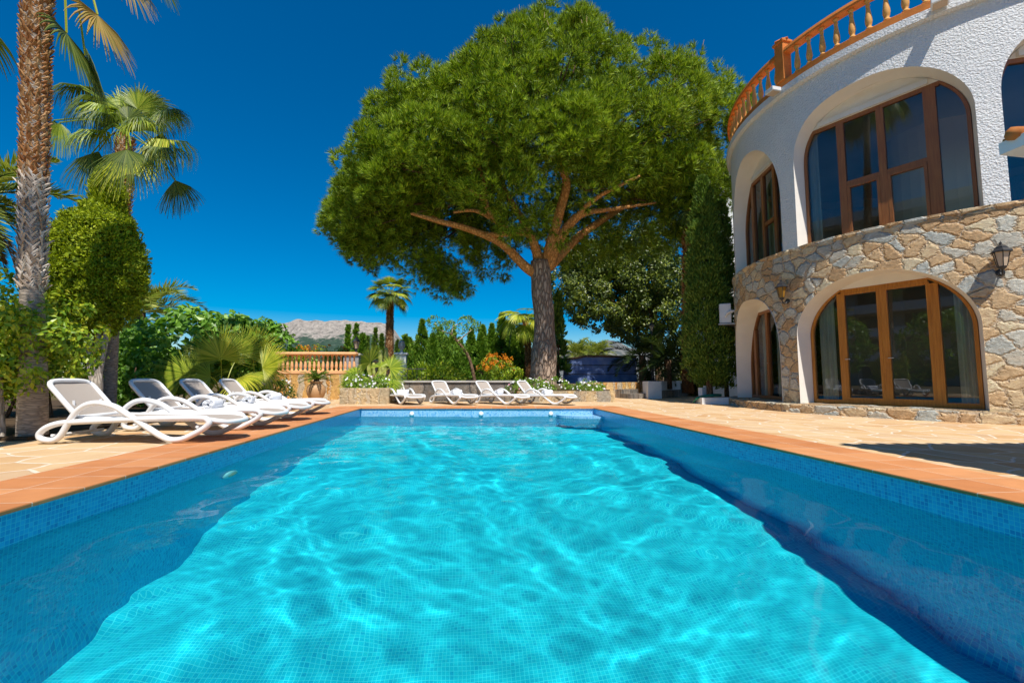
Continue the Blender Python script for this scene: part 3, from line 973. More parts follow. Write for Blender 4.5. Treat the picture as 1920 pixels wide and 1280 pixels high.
# tiled porch at the right edge; its roof throws the shadow over the deck
porch = thing('tiled_porch', 'porch roof corner with orange tiles over a white eave, beside the villa', 'porch', (4.01, 2.88, 0))
rf = MB().prism([(0, 0), (5.5, .35), (5.5, -5.2), (0, -5.2)], 2.33, 2.42)
rf.build('eave_board', M['white_wall'], porch)
tl = MB()
for i in range(26):
    x0 = .02 + i * .21
    for (yo_, dx) in ((.0, 0),):
        pts = [(x0 + .1, .03 + .063 * x0, 2.44), (x0 + .1, -5.2, 2.44)]
        tl.tube(pts, .05, 8)
for j in range(24):
    tl.tube([(-.02, -.1 - j * .21, 2.442), (.5, -.1 - j * .21, 2.48)], .05, 8)
tl.build('roof_tiles', M['roof_tile'], porch, smooth=True)
MB().box((2.7, -2.5, 2.26), (5.0, .14, .14)).box((2.7, -.35, 2.26), (5.0, .14, .14)).build('beam', M['wood_dark'], porch)
for px_, py_ in ((1.4, -.35), (1.4, -4.6), (4.9, -.35)):
    MB().box((px_, py_, 1.1), (.3, .3, 2.19), 0, 0, .02).build('pillar', M['white_wall'], porch)

# ------------------------------------------------------------------ loungers and towels
LS = .82
LK = .001284 * LS


def lq(x, y):
    return ((x - 110) * LK * 1.1, (797 - y) * LK)


SIDE = [(1000, 562), (700, 576), (420, 592), (300, 607), (205, 645), (150, 700), (155, 748), (205, 770), (280, 768), (335, 715), (395, 585), (450, 490), (520, 428), (600, 403), (680, 408), (790, 445), (900, 520), (1000, 590), (1120, 678), (1210, 737), (1290, 768), (1390, 757), (1490, 705), (1570, 650), (1605, 605), (1590, 568), (1530, 552), (1300, 552)]


def make_lounger():
    root = thing('sun_lounger', '-', 'sun lounger')
    hw = .315 * LS * 1.0
    for sg in (-1, 1):
        pts = [(*lq(*p), 0) for p in SIDE]
        P = spline([(x, sg * (hw + .035), z) for (x, z, _) in pts], 5, True)
        MB().tube(P, .037 * LS, 10, True, flat=1.0).build('side_frame', M['white_plastic'], root, smooth=True)
    # seat: mesh sling on a rim
    x0, zs = lq(415, 545)
    x1 = lq(1700, 0)[0]
    def seat_z(x):
        u = (x - x0) / (x1 - x0)
        return zs - .012 * math.sin(u * math.pi) + .0 - (max(0, u - .8) / .2) ** 2 * .05
    n, m = 40, 12
    V = []
    for i in range(n + 1):
        x = x0 + (x1 - x0) * i / n
        u = i / n
        w = hw * (1 if u < .88 else math.sqrt(max(.0, 1 - ((u - .88) / .125) ** 2)) * .35 + .65)
        for j in range(m + 1):
            y = (j / m * 2 - 1) * w * .9
            V.append((x, y, seat_z(x) - .008 * (1 - (2 * j / m - 1) ** 2)))
    I = np.arange((n + 1) * (m + 1)).reshape(n + 1, m + 1)
    Q = np.stack([I[:-1, :-1], I[1:, :-1], I[1:, 1:], I[:-1, 1:]], -1).reshape(-1, 4)
    MB().idx(V, Q).idx(np.array(V) - [0, 0, .006], Q[:, ::-1]).build('seat', M['fabric'], root, smooth=True)
    loop = []
    ys = hw * .95
    for t in np.linspace(0, 1, 12): loop.append((x0 + (x1 - .16 * LS - x0) * t, -ys))
    for a in np.linspace(-90, 90, 13)[1:-1]:
        loop.append((x1 - .16 * LS + .20 * LS * math.cos(R(a)) ** .8, ys * math.sin(R(a))))
    for t in np.linspace(1, 0, 12): loop.append((x0 + (x1 - .16 * LS - x0) * t, ys))
    MB().tube([(x, y, seat_z(min(x, x1)) - .012) for x, y in loop], .034 * LS, 8, True).build('seat_rim', M['white_plastic'], root, smooth=True)
    # reclined back
    bx, bz = lq(420, 548)
    tx, tz = lq(118, 182)
    bl = math.hypot(tx - bx, tz - bz)
    ux, uz = (tx - bx) / bl, (tz - bz) / bl
    def bp(s, y, off=0.0):
        return (bx + ux * s * bl - uz * off, y, bz + uz * s * bl + ux * off)
    V = []
    n, m = 16, 12
    for i in range(n + 1):
        s = i / n
        w = hw * .9 * (1 if s < .8 else .80 + .2 * math.sqrt(max(0, 1 - ((s - .8) / .2) ** 2)))
        for j in range(m + 1):
            y = (j / m * 2 - 1) * w
            V.append(bp(s * .985, y, .012 * (1 - (2 * j / m - 1) ** 2)))
    I = np.arange((n + 1) * (m + 1)).reshape(n + 1, m + 1)
    Q = np.stack([I[:-1, :-1], I[1:, :-1], I[1:, 1:], I[:-1, 1:]], -1).reshape(-1, 4)
    MB().idx(V, Q).idx(np.array(V) - [.004, 0, .004], Q[:, ::-1]).build('backrest', M['fabric'], root, smooth=True)
    cr = .11 * LS
    loop = [(s, -hw * .93) for s in np.linspace(0, 1 - cr / bl, 6)]
    loop += [(1 - cr / bl + cr / bl * math.sin(R(a)), -hw * .93 + cr * (1 - math.cos(R(a)))) for a in (22, 45, 67, 90)]
    loop += [(1.0 + .012, y) for y in (-.1, 0, .1)]
    loop += [(1 - cr / bl + cr / bl * math.sin(R(a)), hw * .93 - cr * (1 - math.cos(R(a)))) for a in (90, 67, 45, 22)]
    loop += [(s, hw * .93) for s in np.linspace(1 - cr / bl, 0, 6)]
    MB().tube([bp(s, y) for s, y in loop], .030 * LS, 8, True).build('back_frame', M['white_plastic'], root, smooth=True)
    # prop holding the back up
    px_, pz_ = lq(300, 600)
    pr = MB()
    for sg in (-1, 1):
        pr.tube([bp(.42, sg * hw * .6, -.02), (px_ + .03, sg * hw * .6, pz_ - .0)], .012 * LS * 1.2, 6)
    pr.tube([(px_ + .03, -hw * .95, pz_), (px_ + .03, hw * .95, pz_)], .016, 6)
    pr.build('back_prop', M['white_plastic'], root)
    for xx, yy in ((1500, 640), (250, 725)):
        q_ = lq(xx, yy)
        bar_ = MB()
        bar_.tube([(q_[0], -hw - .03, q_[1]), (q_[0], hw + .03, q_[1])], .016, 6)
        bar_.build('crossbar', M['white_plastic'], root)
    return root, seat_z, x0, x1, hw


def make_towel():
    root = thing('rolled_towel', '-', 'towel')
    L_ = .30; r0 = .062
    a = np.linspace(0, 2 * math.pi * 3.2, 90)
    rr = .012 + (r0 - .012) * a / a[-1]
    V = []
    tail = [(r0 * math.cos(a[-1]) + .0, r0 * math.sin(a[-1]))]
    pts = [(r_ * math.cos(t), r_ * math.sin(t)) for r_, t in zip(rr, a)]
    mb = MB()
    wy_ = np.linspace(-L_ / 2, L_ / 2, 7)
    for y in wy_:
        for i, (x, z) in enumerate(pts):
            k = 1 + .03 * math.sin(y * 40 + i * .6)
            V.append((x * k, y + .006 * math.sin(i * .9), z * k + r0))
    n = len(pts)
    Q = [[j * n + i, j * n + i + 1, (j + 1) * n + i + 1, (j + 1) * n + i] for j in range(6) for i in range(n - 1)]
    mb.idx(V, Q)
    o = mb.build('roll', M['towel'], root, smooth=True)
    sm = o.modifiers.new('thick', 'SOLIDIFY'); sm.thickness = .012
    V = []
    for i in range(12):
        for j in range(7):
            x = .02 + .34 * i / 11
            V.append((x, (j / 6 - .5) * L_ * (1 - .05 * i / 11), .010 + .004 * math.sin(i * 1.3 + j * .8)))
    Q = [[i * 7 + j, (i + 1) * 7 + j, (i + 1) * 7 + j + 1, i * 7 + j + 1] for i in range(11) for j in range(6)]
    o = MB().idx(V, Q).build('tail', M['towel'], root, smooth=True)
    sm = o.modifiers.new('thick', 'SOLIDIFY'); sm.thickness = .014
    return root


lounger, seat_z, sx0, sx1, hw = make_lounger()
towel = make_towel()
fx, _ = lq(1290, 768)       # front foot of the side frame
LG = [  # front foot of the side nearest the pool's near end / camera, heading of the foot end, label, towel label
    ((-2.90, 4.95), -6, 'white sun lounger nearest the camera, beside the palm, empty of towels', None),
    ((-2.87, 6.05), -6, 'white sun lounger with shaded backrest, second from the camera left of the pool', 'white rolled towel on the second lounger left of the pool'),
    ((-2.95, 7.22), -6, 'white sun lounger with shaded backrest, third from the camera left of the pool', 'white rolled towel on the third lounger left of the pool'),
    ((-3.0, 8.45), -6, 'white sun lounger farthest along the left pool edge, before the white-flowered shrub', 'white rolled towel on the last lounger along the left pool edge'),
    ((-1.56, 11.72), -62, 'white sun lounger beside the stone planter beyond the far pool end', 'white rolled towel on the lounger beside the stone planter'),
    ((-.24, 11.50), -57, 'white sun lounger before the grey wall, second from the planter at the far pool end', 'white rolled towel on the second lounger from the stone planter'),
    ((1.06, 11.30), -50, 'white sun lounger at the far pool end, second from its right end of the row', 'white rolled towel on the third lounger from the stone planter'),
    ((2.24, 11.12), -44, 'white sun lounger before the white flower bed, rightmost of the far row', 'white rolled towel on the lounger before the white flower bed'),
]
for i, ((x, y), a, lab, tl_) in enumerate(LG):
    o = lounger if i == 0 else copy_tree(lounger)
    rz = R(a)
    sc = .88 if i >= 4 else 1.0
    o.scale = (sc, sc, sc if i >= 4 else .95)
    lx, ly = fx * sc, -(hw + .035) * sc
    ox = x - (lx * math.cos(rz) - ly * math.sin(rz)); oy = y - (lx * math.sin(rz) + ly * math.cos(rz))
    o.location = (ox, oy, .012); o.rotation_euler = (0, 0, rz)
    tag(o, lab, 'sun lounger', 'sun loungers round the pool')
    if tl_:
        tw = towel if i == 1 else copy_tree(towel)
        tx_, ty_ = (sx0 + .50 + .06 * (i % 3)) * sc, .05 * ((i % 2) * 2 - 1)
        tw.location = (ox + tx_ * math.cos(rz) - ty_ * math.sin(rz), oy + tx_ * math.sin(rz) + ty_ * math.cos(rz), .012 + seat_z(tx_ / sc) * o.scale.z + .004)
        tw.rotation_euler = (0, 0, rz + R((-14, 9, 20, -8)[i % 4]))
        tag(tw, tl_, 'towel', 'rolled towels on the loungers')

# ------------------------------------------------------------------ garden walls
o = MB().prism([(-2.2, 13.35), (1.5, 13.05), (1.5, 13.35), (-2.2, 13.65)], -.1, .55).build('garden_wall', M['stone_grey'])
tag(o, 'low grey block retaining wall behind the far row of loungers', 'wall')
o = MB().prism([(-2.25, 13.31), (1.5, 13.01), (1.5, 13.38), (-2.25, 13.68)], .55, .60).build('capstone', M['concrete'], o)
o = MB().prism([(1.52, 12.6), (4.35, 12.75), (4.3, 13.0), (1.52, 12.85)], -.1, .30).build('flower_bed_wall', M['stone_up'])
tag(o, 'low stone edging wall of the white flower bed below the pine', 'wall')
struct(MB().prism([(1.52, 12.85), (4.3, 13.0), (4.25, 14), (1.52, 13.8)], -.1, .33).build('flower_bed_soil', M['soil']))
o = MB().prism([(4.4, 15.6), (7.35, 17.3), (7.2, 17.55), (4.25, 15.85)], -.1, .52).build('stone_wall', M['stone_small'])
tag(o, 'low tan stone wall in front of the blue shade screen', 'wall')
# white wall with steps
ww = thing('white_wall', 'low white rendered wall with a square end beside the garden steps', 'wall', (6.55, 15.6, 0))
MB().prism([(0, 0), (.55, .1), (.5, .45), (3.6, 3.4), (3.3, 3.7), (.05, .6)], -.1, .56).build('wall_body', M['white_wall'], ww)
MB().prism([(.56, .32), (3.7, 3.3), (3.62, 3.38), (.5, .42)], -.1, .22).build('rough_plinth', M['stone_grey'], ww)
stp = MB()
stp.box((6.2, 16.0, .0), (.9, .5, .24), R(25)).box((6.0, 16.45, .1), (.9, .5, .34), R(25))
tag(stp.build('garden_steps', M['stone_grey']), 'two shaded stone steps beside the white wall end', 'steps')
# blue shade screen on the terrace
p0, p1 = at(1054, 700, 19.0), at(1197, 700, 18.6)
bs = thing('shade_screen', 'blue fabric screen with a curved brown top rail behind the tan wall', 'screen', ((p0.x + p1.x) / 2, 18.8, .45))
w_ = (p1.x - p0.x) / 2
mb = MB()
xs = np.linspace(-w_, w_, 40)
topz = lambda x: 1.12 - .26 * max(0, (-.35 * w_ - x) / w_) - .05 * max(0, (x / w_ - .2))
V = []
for x in xs:
    for k in range(12):
        z = topz(x) * k / 11
        V.append((x, .03 * math.sin(x * 9 + k) + .02 * math.sin(k * 2.1), z))
mb.idx(V, [[i * 12 + k, (i + 1) * 12 + k, (i + 1) * 12 + k + 1, i * 12 + k + 1] for i in range(39) for k in range(11)])
mb.build('fabric_panel', M['blue_cloth'], bs, smooth=True)
MB().tube([(x, 0, topz(x) + .04) for x in xs], .055, 6).build('top_rail', M['dark_bark'], bs)
for zz in (.40, .78):
    MB().tube([(x, -.035, zz) for x in (-w_, w_)], .012, 5).build('seam_cord', M['black_metal'], bs)

# balustraded garden wall left of the planter


def garden_balustrade(name, A, B, z0, z1, lab, base, h=.52, sp=.135):
    A, B = Vector(A), Vector(B)
    ln = (B - A).length; rz = math.atan2(B.y - A.y, B.x - A.x)
    t_ = thing(name, lab, 'balustrade', (A.x, A.y, 0), rz)
    MB().box((ln / 2, 0, (z0 - .1) / 2), (ln, .30, z0 + .1)).build('stone_base', base, t_)
    MB().box((ln / 2, 0, z0 + .05), (ln + .04, .34, .10), 0, 0, .015).build('plinth', M['garden_orange'], t_)
    MB().box((ln / 2, 0, z0 + .10 + h + .05), (ln + .04, .30, .10), 0, 0, .03).build('top_rail', M['garden_orange'], t_)
    proto = MB().lathe([(r_ * .78, z_ * h / .62) for r_, z_ in bprof], 10).build('baluster', M['garden_orange'], t_, smooth=True)
    nb = int(ln / sp)
    for i in range(nb):
        o_ = proto if i == 0 else proto.copy()
        if i: COL.objects.link(o_); o_.parent = t_
        o_.location = ((i + .5) * ln / nb, 0, z0 + .10)
    return t_


a_, b_ = at(518, 690, 15.2), at(668, 690, 15.0)
garden_balustrade('balustrade_wall', (a_.x, a_.y), (b_.x, b_.y), .80, 1.4, 'apricot balustrade on a tan stone base behind the clay pot', M['stone_small'], .50)
a_, b_ = at(702, 690, 17.2), at(747, 690, 17.0)
garden_balustrade('balustrade_wall', (a_.x, a_.y), (b_.x, b_.y), .72, 1.4, 'short apricot balustrade beside the white gate post with an urn finial', M['white_wall'], .42)
p = at(752, 700, 16.9)
gp = thing('gate_post', 'white square gate post topped with a grey urn finial', 'post', (p.x, p.y, .2))
MB().box((0, 0, .66), (.36, .36, 1.34)).build('shaft', M['white_wall'], gp)
MB().box((0, 0, 1.36), (.46, .46, .08), 0, 0, .015).build('cap', M['white_wall'], gp)
MB().lathe([(.10, 1.40), (.05, 1.44), (.04, 1.50), (.11, 1.58), (.13, 1.68), (.10, 1.76), (.12, 1.78), (.03, 1.86)], 12).build('finial', M['grey_metal'], gp, smooth=True)
p = at(660, 700, 16.2)
gp = thing('lamp_pillar', 'grey stone pillar carrying two black lanterns behind the balustrade', 'pillar', (p.x, p.y, .2))
MB().box((0, 0, .62), (.5, .4, 1.24)).build('shaft', M['grey_metal'], gp)
MB().box((0, 0, 1.28), (.62, .5, .08), 0, 0, .015).build('cap', M['concrete'], gp)
lh = bpy.data.objects.new('lantern_head', None); COL.objects.link(lh); lh.parent = gp; lh.location = (.12, 0, 1.5)
lantern(lh, 0, M['lamp_glass'], 1.0)
MB().lathe([(.10, 1.32), (.05, 1.36), (.03, 1.46)], 8, (.12, 0, 0)).build('lantern_foot', M['black_metal'], gp)
# iron railing
a_, b_ = at(728, 690, 15.2), at(800, 690, 15.0)
ir = thing('iron_railing', 'thin black iron railing in front of the white gate post', 'railing', (a_.x, a_.y, .47), math.atan2(b_.y - a_.y, b_.x - a_.x))
ln = (b_ - a_).length
MB().tube([(0, 0, .50), (ln, 0, .50)], .016, 6).build('top_rail', M['black_metal'], ir)
MB().tube([(0, 0, .10), (ln, 0, .10)], .014, 6).build('bottom_rail', M['black_metal'], ir)
for i in range(9):
    MB().tube([(ln * i / 8, 0, 0), (ln * i / 8, 0, .50)], .009, 5).build('bar', M['black_metal'], ir)

# stone planter, clay pot, white planter box, hose, lamp post
p0, p1 = at(637, 757, 12.2), at(729, 757, 12.2)
pl = thing('stone_planter', 'raised planter faced with upright tan and grey slabs at the pool corner', 'planter', ((p0.x + p1.x) / 2, 12.75, 0))
w_ = (p1.x - p0.x) / 2
mb = MB()
for sx_, sy_, cx_, cy_ in ((2 * w_, .16, 0, -.5), (2 * w_, .16, 0, .5), (.16, .84, -w_ + .08, 0), (.16, .84, w_ - .08, 0)):
    mb.box((cx_, cy_, .2), (sx_, sy_, .42), 0, 0, .012)
mb.build('slab_wall', M['stone_up'], pl)
MB().box((0, 0, .3), (2 * w_ - .3, .86, .1)).build('soil', M['soil'], pl)
PLANT_C = Vector((pl.location.x, 12.75, .35))
p = at(592, 752, 13.9)
pot = thing('clay_pot', 'round clay pot standing before the stone base of the balustrade', 'pot', (p.x, p.y, 0))
MB().lathe([(.16, 0), (.17, .03), (.24, .18), (.27, .30), (.24, .42), (.17, .50), (.16, .53), (.20, .56), (.19, .58), (.15, .57), (.145, .50)], 28).build('pot_body', M['clay'], pot, smooth=True)
MB().lathe([(.15, .52), (.0, .535)], 16).build('soil', M['soil'], pot)
POT = Vector((p.x, p.y, .55))
p = at(1345, 752, 12.3)
wp = thing('white_planter_box', 'low white planter trough on the ground under the cypress', 'planter', (p.x, p.y, -.06), R(-10))
mb = MB()
mb.box((0, -.2, .09), (1.0, .06, .18)).box((0, .2, .09), (1.0, .06, .18)).box((-.47, 0, .09), (.06, .34, .178)).box((.47, 0, .09), (.06, .34, .178))
mb.build('trough', M['white_wall'], wp)
MB().box((0, 0, .08), (.88, .34, .10)).build('soil', M['soil'], wp)
hz = MB()
hp = [at(1300, 755, 12.6), at(1306, 748, 12.4), at(1318, 744, 12.35), at(1340, 742, 12.3), at(1352, 742, 12.5), at(1335, 742, 12.7)]
for k in range(3):
    hz.tube(spline([(q_.x + .03 * k, q_.y + .04 * k, max(-.03, q_.z) + .02 * k) for q_ in hp], 6), .018, 6)
tag(hz.build('garden_hose', M['hose'], smooth=True), 'green garden hose draped over the white planter trough', 'hose')
p = at(1322, 738, 13.3)
fc = thing('white_block', 'white concrete block standing against the cypress foot', 'block', (p.x, p.y, -.06), R(20))
MB().box((-.11, 0, .22), (.2, .16, .44), 0, 0, .012).build('post_half', M['white_wall'], fc)
MB().box((.11, .02, .25), (.18, .14, .50), 0, 0, .012).build('post_half', M['white_wall'], fc)
p = at(1224, 712, 17.2)
lp = thing('lamp_post', 'slim dark lamp post with a small lantern beside the dark palms', 'lamp post', (p.x, p.y, .5))
MB().lathe([(.12, 0), (.12, .06), (.07, .12), (.055, .4), (.035, .5), (.03, 1.9), (.045, 1.93), (.02, 1.98)], 12).build('pole', M['black_metal'], lp, smooth=True)
lh = bpy.data.objects.new('lantern_head', None); COL.objects.link(lh); lh.parent = lp; lh.location = (0, 0, 2.03)
lantern(lh, 0, M['lamp_glass'], .9)

# ------------------------------------------------------------------ vegetation builders


def leaf_quads(mb, P, A, Nn, L, W, mi=0, fold=0.0):
    """diamond leaves at P along axis A, face normal near Nn"""
    A = unit(A)
    S = unit(np.cross(A, Nn) + 1e-6)
    L = np.asarray(L).reshape(-1, 1); W = np.asarray(W).reshape(-1, 1)
    Nv = np.cross(S, A)
    if fold:
        mid = P + A * L * .45
        l, r_ = mid + S * W / 2 + Nv * W * fold, mid - S * W / 2 + Nv * W * fold
        Q = np.stack([P, l, P + A * L, P, P + A * L, r_], 1)
        n = len(P)
        V = np.stack([P, l, P + A * L, r_], 1).reshape(-1, 3)
        i = np.arange(n)[:, None] * 4
        mb.idx(V, np.concatenate([i + [0, 2, 1], i + [0, 3, 2]]), mi)
    else:
        Q = np.stack([P, P + A * L * .45 + S * W / 2, P + A * L, P + A * L * .45 - S * W / 2], 1)
        mb.grid(Q.reshape(-1, 3), 4, mi)


def clump_leaves(mb, centers, radii, outs, per, L, W, mode, jit=.6, mi=0, fold=0.0, up=0.0, shell=(.6, 1.05), sway=0.0):
    """leaves on little clumps. outs: outward direction of each clump"""
    k = len(centers)
    idx = np.repeat(np.arange(k), per)
    d = rdir(len(idx))
    o = outs[idx]
    flip = (d * o).sum(1) < -.25
    d[flip] *= -1
    rr = radii[idx][:, None] * rng.uniform(*shell, size=(len(idx), 1))
    P = centers[idx] + d * rr
    n = unit(d * .7 + o * .5 + np.array([0, 0, up]))
    sz = rng.uniform(.7, 1.25, len(idx))
    if mode == 'spray':           # axis points outward and up
        A = unit(n + jit * rdir(len(idx)))
        leaf_quads(mb, P, A, rdir(len(idx)), L * sz, W * sz, mi, fold)
    else:                         # broad: face points outward
        Nn = unit(n + jit * rdir(len(idx)))
        A = unit(np.cross(Nn, rdir(len(idx))) + np.array([0, 0, -.35]))
        leaf_quads(mb, P, A, Nn, L * sz, W * sz, mi, fold)


def ell_clumps(c, rad, n, cr, lo=-1.0, frac=(.72, 1.0), noise_amp=.12):
    d = rdir(n * 3)
    d = d[d[:, 2] > lo][:n]
    k = np.array([1 + noise_amp * 2 * (mnoise.noise(Vector(x) * 2.3 + Vector(tuple(c))) ) for x in d])[:, None]
    P = np.array(c) + d * np.array(rad) * rng.uniform(*frac, size=(len(d), 1)) * k
    return P, np.full(len(d), cr) * rng.uniform(.75, 1.25, len(d)), d


def stem(pts, r, mat, parent, name='trunk', n=9, k=5):
    P = spline([np.array(p) for p in pts], k)
    rr = np.interp(np.linspace(0, 1, len(P)), np.linspace(0, 1, len(r)), r)
    return MB().tube(P, rr, n).build(name, mat, parent, smooth=True)


def shrub(name, label, cat, base, parts, mat, L, W, per, cr, mode='broad', fold=.18, stems=((0, 0),), sm='dark_bark', group=None, jit=.7, clumps=60, up=.25, sr=.03, loose=0):
    base = Vector(base)
    t_ = thing(name, label, cat, base, 0, group)
    mb = MB()
    for (c, rad) in parts:
        vol = rad[0] * rad[1] + rad[1] * rad[2] + rad[0] * rad[2]
        tot = sum(r_[0] * r_[1] + r_[1] * r_[2] + r_[0] * r_[2] for _, r_ in parts)
        n = max(6, int(clumps * vol / tot))
        C_, r_, d = ell_clumps(c, rad, n, cr)
        clump_leaves(mb, C_, r_, d, per, L, W, mode, jit, 0, fold, up)
    mb.build('foliage', mat, t_)
    top = parts[0][0]
    for i, (sx_, sy_) in enumerate(stems):
        stem([(sx_, sy_, -.05), (sx_ * .6 + top[0] * .2, sy_ * .6 + top[1] * .2, top[2] * .45), (top[0] * .8 + sx_ * .8, top[1] * .8, top[2])], [sr, sr * .8, sr * .5], M[sm], t_, 'stem')
    return t_


def fan_blade(mb, base, dirv, upv, size, nseg, spread, droop, fold=.35, split=.55, mi=0, cup=.0):
    X = unit(np.array(dirv, float)); Z = np.array(upv, float)
    Z = unit(Z - X * (Z @ X)); Y = np.cross(Z, X)
    da = 2 * spread / nseg
    st = np.array([.02, .22, .42, split, .74, .88, 1.0])
    V = []
    for i in range(nseg):
        a = -spread + da * (i + .5)
        ln = size * (.72 + .28 * math.cos(a * .55)) * rng.uniform(.93, 1.05)
        dr = droop * rng.uniform(.7, 1.3)
        ax = X * math.cos(a) + Y * math.sin(a)
        sd = -X * math.sin(a) + Y * math.cos(a)
        tw = rng.normal(0, .05)
        for s in st:
            w = s * ln * math.tan(da / 2) * 1.04 if s <= split else split * ln * math.tan(da / 2) * 1.04 * (1 - (s - split) / (1 - split)) * .95 + .002
            c_ = base + ax * s * ln + Z * (cup * s * s * ln * (1 - .3 * math.cos(a)))
            ex = max(0, s - .38)
            c_ = c_ + np.array([0, 0, -1.]) * (dr * ln * ex ** 1.6) - ax * (dr * .55 * ln * ex ** 2)
            c_ = c_ + sd * tw * ln * max(0, s - split)
            V += [c_ + sd * w - Z * fold * w, c_ + Z * fold * w * .6, c_ - sd * w - Z * fold * w]
    n = len(st)
    Q = []
    for i in range(nseg):
        o_ = i * n * 3
        for k in range(n - 1):
            a0 = o_ + k * 3
            Q += [[a0, a0 + 3, a0 + 4, a0 + 1], [a0 + 1, a0 + 4, a0 + 5, a0 + 2]]
    mb.idx(V, Q, mi)


def fan_frond(parent, start, az, el, pet, size, mats, nseg=34, spread=1.9, droop=.5, sag=.25, name='frond', rp=.014, tilt=None, cup=0.0):
    """petiole leaving start at azimuth az and elevation el, then the fan"""
    h = np.array([math.cos(az), math.sin(az), 0])
    P = []
    p = np.array(start, float); e = el
    n = 7
    for i in range(n):
        P.append(p.copy())
        p = p + (h * math.cos(e) + np.array([0, 0, math.sin(e)])) * pet / (n - 1)
        e -= sag * 2 / n
    dv = h * math.cos(e - .15) + np.array([0, 0, math.sin(e - .15)])
    upv = -h * math.sin(e) + np.array([0, 0, math.cos(e)]) if tilt is None else np.array(tilt, float)
    mb = MB()
    mb.tube(P, np.linspace(rp, rp * .6, n), 5, mi=1)
    fan_blade(mb, P[-1], dv, upv, size, nseg, spread, droop, mi=0, cup=cup)
    return mb.build(name, mats, parent)


def feather_frond(parent, start, az, el, length, mats, sag=1.2, nl=60, ll=.32, name='frond', r=.016, vee=.5):
    h = np.array([math.cos(az), math.sin(az), 0]); sd = np.array([-math.sin(az), math.cos(az), 0])
    P = []; p = np.array(start, float); e = el
    n = 16
    for i in range(n):
        P.append(p.copy())
        p = p + (h * math.cos(e) + np.array([0, 0, math.sin(e)])) * length / (n - 1)
        e -= sag / n * (.5 + i / n)
    P = np.array(P)
    mb = MB()
    mb.tube(P, np.linspace(r, r * .25, n), 5, mi=1)
    T = unit(np.gradient(P, axis=0))
    ts = np.linspace(.10, .99, nl)
    fi = ts * (n - 1)
    i0 = np.minimum(fi.astype(int), n - 2); fr = (fi - i0)[:, None]
    pos = P[i0] * (1 - fr) + P[i0 + 1] * fr; tt = unit(T[i0] * (1 - fr) + T[i0 + 1] * fr)
    nn = np.cross(tt, sd)
    nn *= np.sign(nn[:, 2:3] + 1e-6)
    for sg in (-1, 1):
        ln = ll * np.sin(np.clip(ts, .08, 1) ** .8 * math.pi * .96 + .05) ** .6 * rng.uniform(.85, 1.1, nl)
        A = unit(sd * sg * .8 + tt * .75 + nn * vee * rng.uniform(.4, 1.2, (nl, 1)) + rng.normal(0, .08, (nl, 3)) + np.array([0, 0, -.12]))
        leaf_quads(mb, pos, A, nn + rng.normal(0, .3, (nl, 3)), ln, np.full(nl, .020 + ll * .04), 0)
    return mb.build(name, mats, parent)


def boots(mb, P, rr, z0, z1, rows, per, w, l, out, mi, cross=0.0):
    """old leaf bases standing off a palm trunk; P/rr: trunk polyline"""
    P = np.array(P); zz = P[:, 2]
    for i in range(rows):
        z = z0 + (z1 - z0) * (i + rng.uniform(-.2, .2)) / rows
        cx_, cy_ = np.interp(z, zz, P[:, 0]), np.interp(z, zz, P[:, 1]); r_ = np.interp(z, zz, rr)
        a = (np.arange(per) + (i % 2) * .5) * 2 * math.pi / per + rng.uniform(-.12, .12, per)
        e = np.c_[np.cos(a), np.sin(a), np.zeros(per)]; sd = np.c_[-np.sin(a), np.cos(a), np.zeros(per)]
        c_ = np.array([cx_, cy_, z]) + e * r_ * .98
        lean = rng.uniform(.5, 1.3, (per, 1)); tws = rng.normal(0, .2, (per, 1)) + cross * (1 if i % 2 else -1)
        ww = w * rng.uniform(.8, 1.2, (per, 1)); ll = l * rng.uniform(.7, 1.2, (per, 1))
        upv = np.array([0, 0, 1.]) + sd * tws
        tip = c_ + upv * ll + e * out * lean
        V = np.stack([c_ - sd * ww, c_ + e * out * .45 * lean + upv * ll * .25, c_ + sd * ww, tip + sd * ww * .35, tip + e * .012, tip - sd * ww * .35], 1).reshape(-1, 3)
        b_ = np.arange(per)[:, None] * 6
        mb.idx(V, np.concatenate([b_ + [0, 1, 4, 5], b_ + [1, 2, 3, 4]]), mi)


def conifer(name, label, base, h, r, mat, per=26, clumps=120, L=.13, W=.05, group=None, taper=.9, cat='cypress tree', lean=0.0, trunk=True, cr=.16, sink=0.0, z0=0.0):
    """columnar conifer: clumps on a lumpy spindle"""
    t_ = thing(name, label, cat, base, 0, group)
    mb = MB()
    z = rng.uniform(0, 1, clumps) ** .9
    a = rng.uniform(0, 6.283, clumps)
    prof = np.minimum(1, (z / .12 + .25)) * np.clip(1 - z, 0, 1) ** (taper * .55) * (1 - .15 * z)
    k = np.array([1 + .28 * mnoise.noise(Vector((math.cos(x) * 1.2, math.sin(x) * 1.2, y * h * .9)) + Vector(tuple(base)) * .37) for x, y in zip(a, z)])
    rr = r * prof * k * rng.uniform(.75, 1.0, clumps)
    C_ = np.c_[np.cos(a) * rr + lean * z * h, np.sin(a) * rr, z0 + z * (h - z0) * .97 + sink + .12]
    outs = unit(np.c_[np.cos(a), np.sin(a), np.full(clumps, .9)])
    clump_leaves(mb, C_, np.minimum(cr, .06 + rr * .5), outs, per, L, W, 'spray', .45, up=.9, shell=(.2, 1.1))
    mb.build('foliage', mat, t_)
    if trunk:
        stem([(0, 0, -.1), (lean * h * .4, 0, h * .4), (lean * h * .8, 0, h * .8)], [r * .16, r * .1, .02], M['dark_bark'], t_)
    return t_

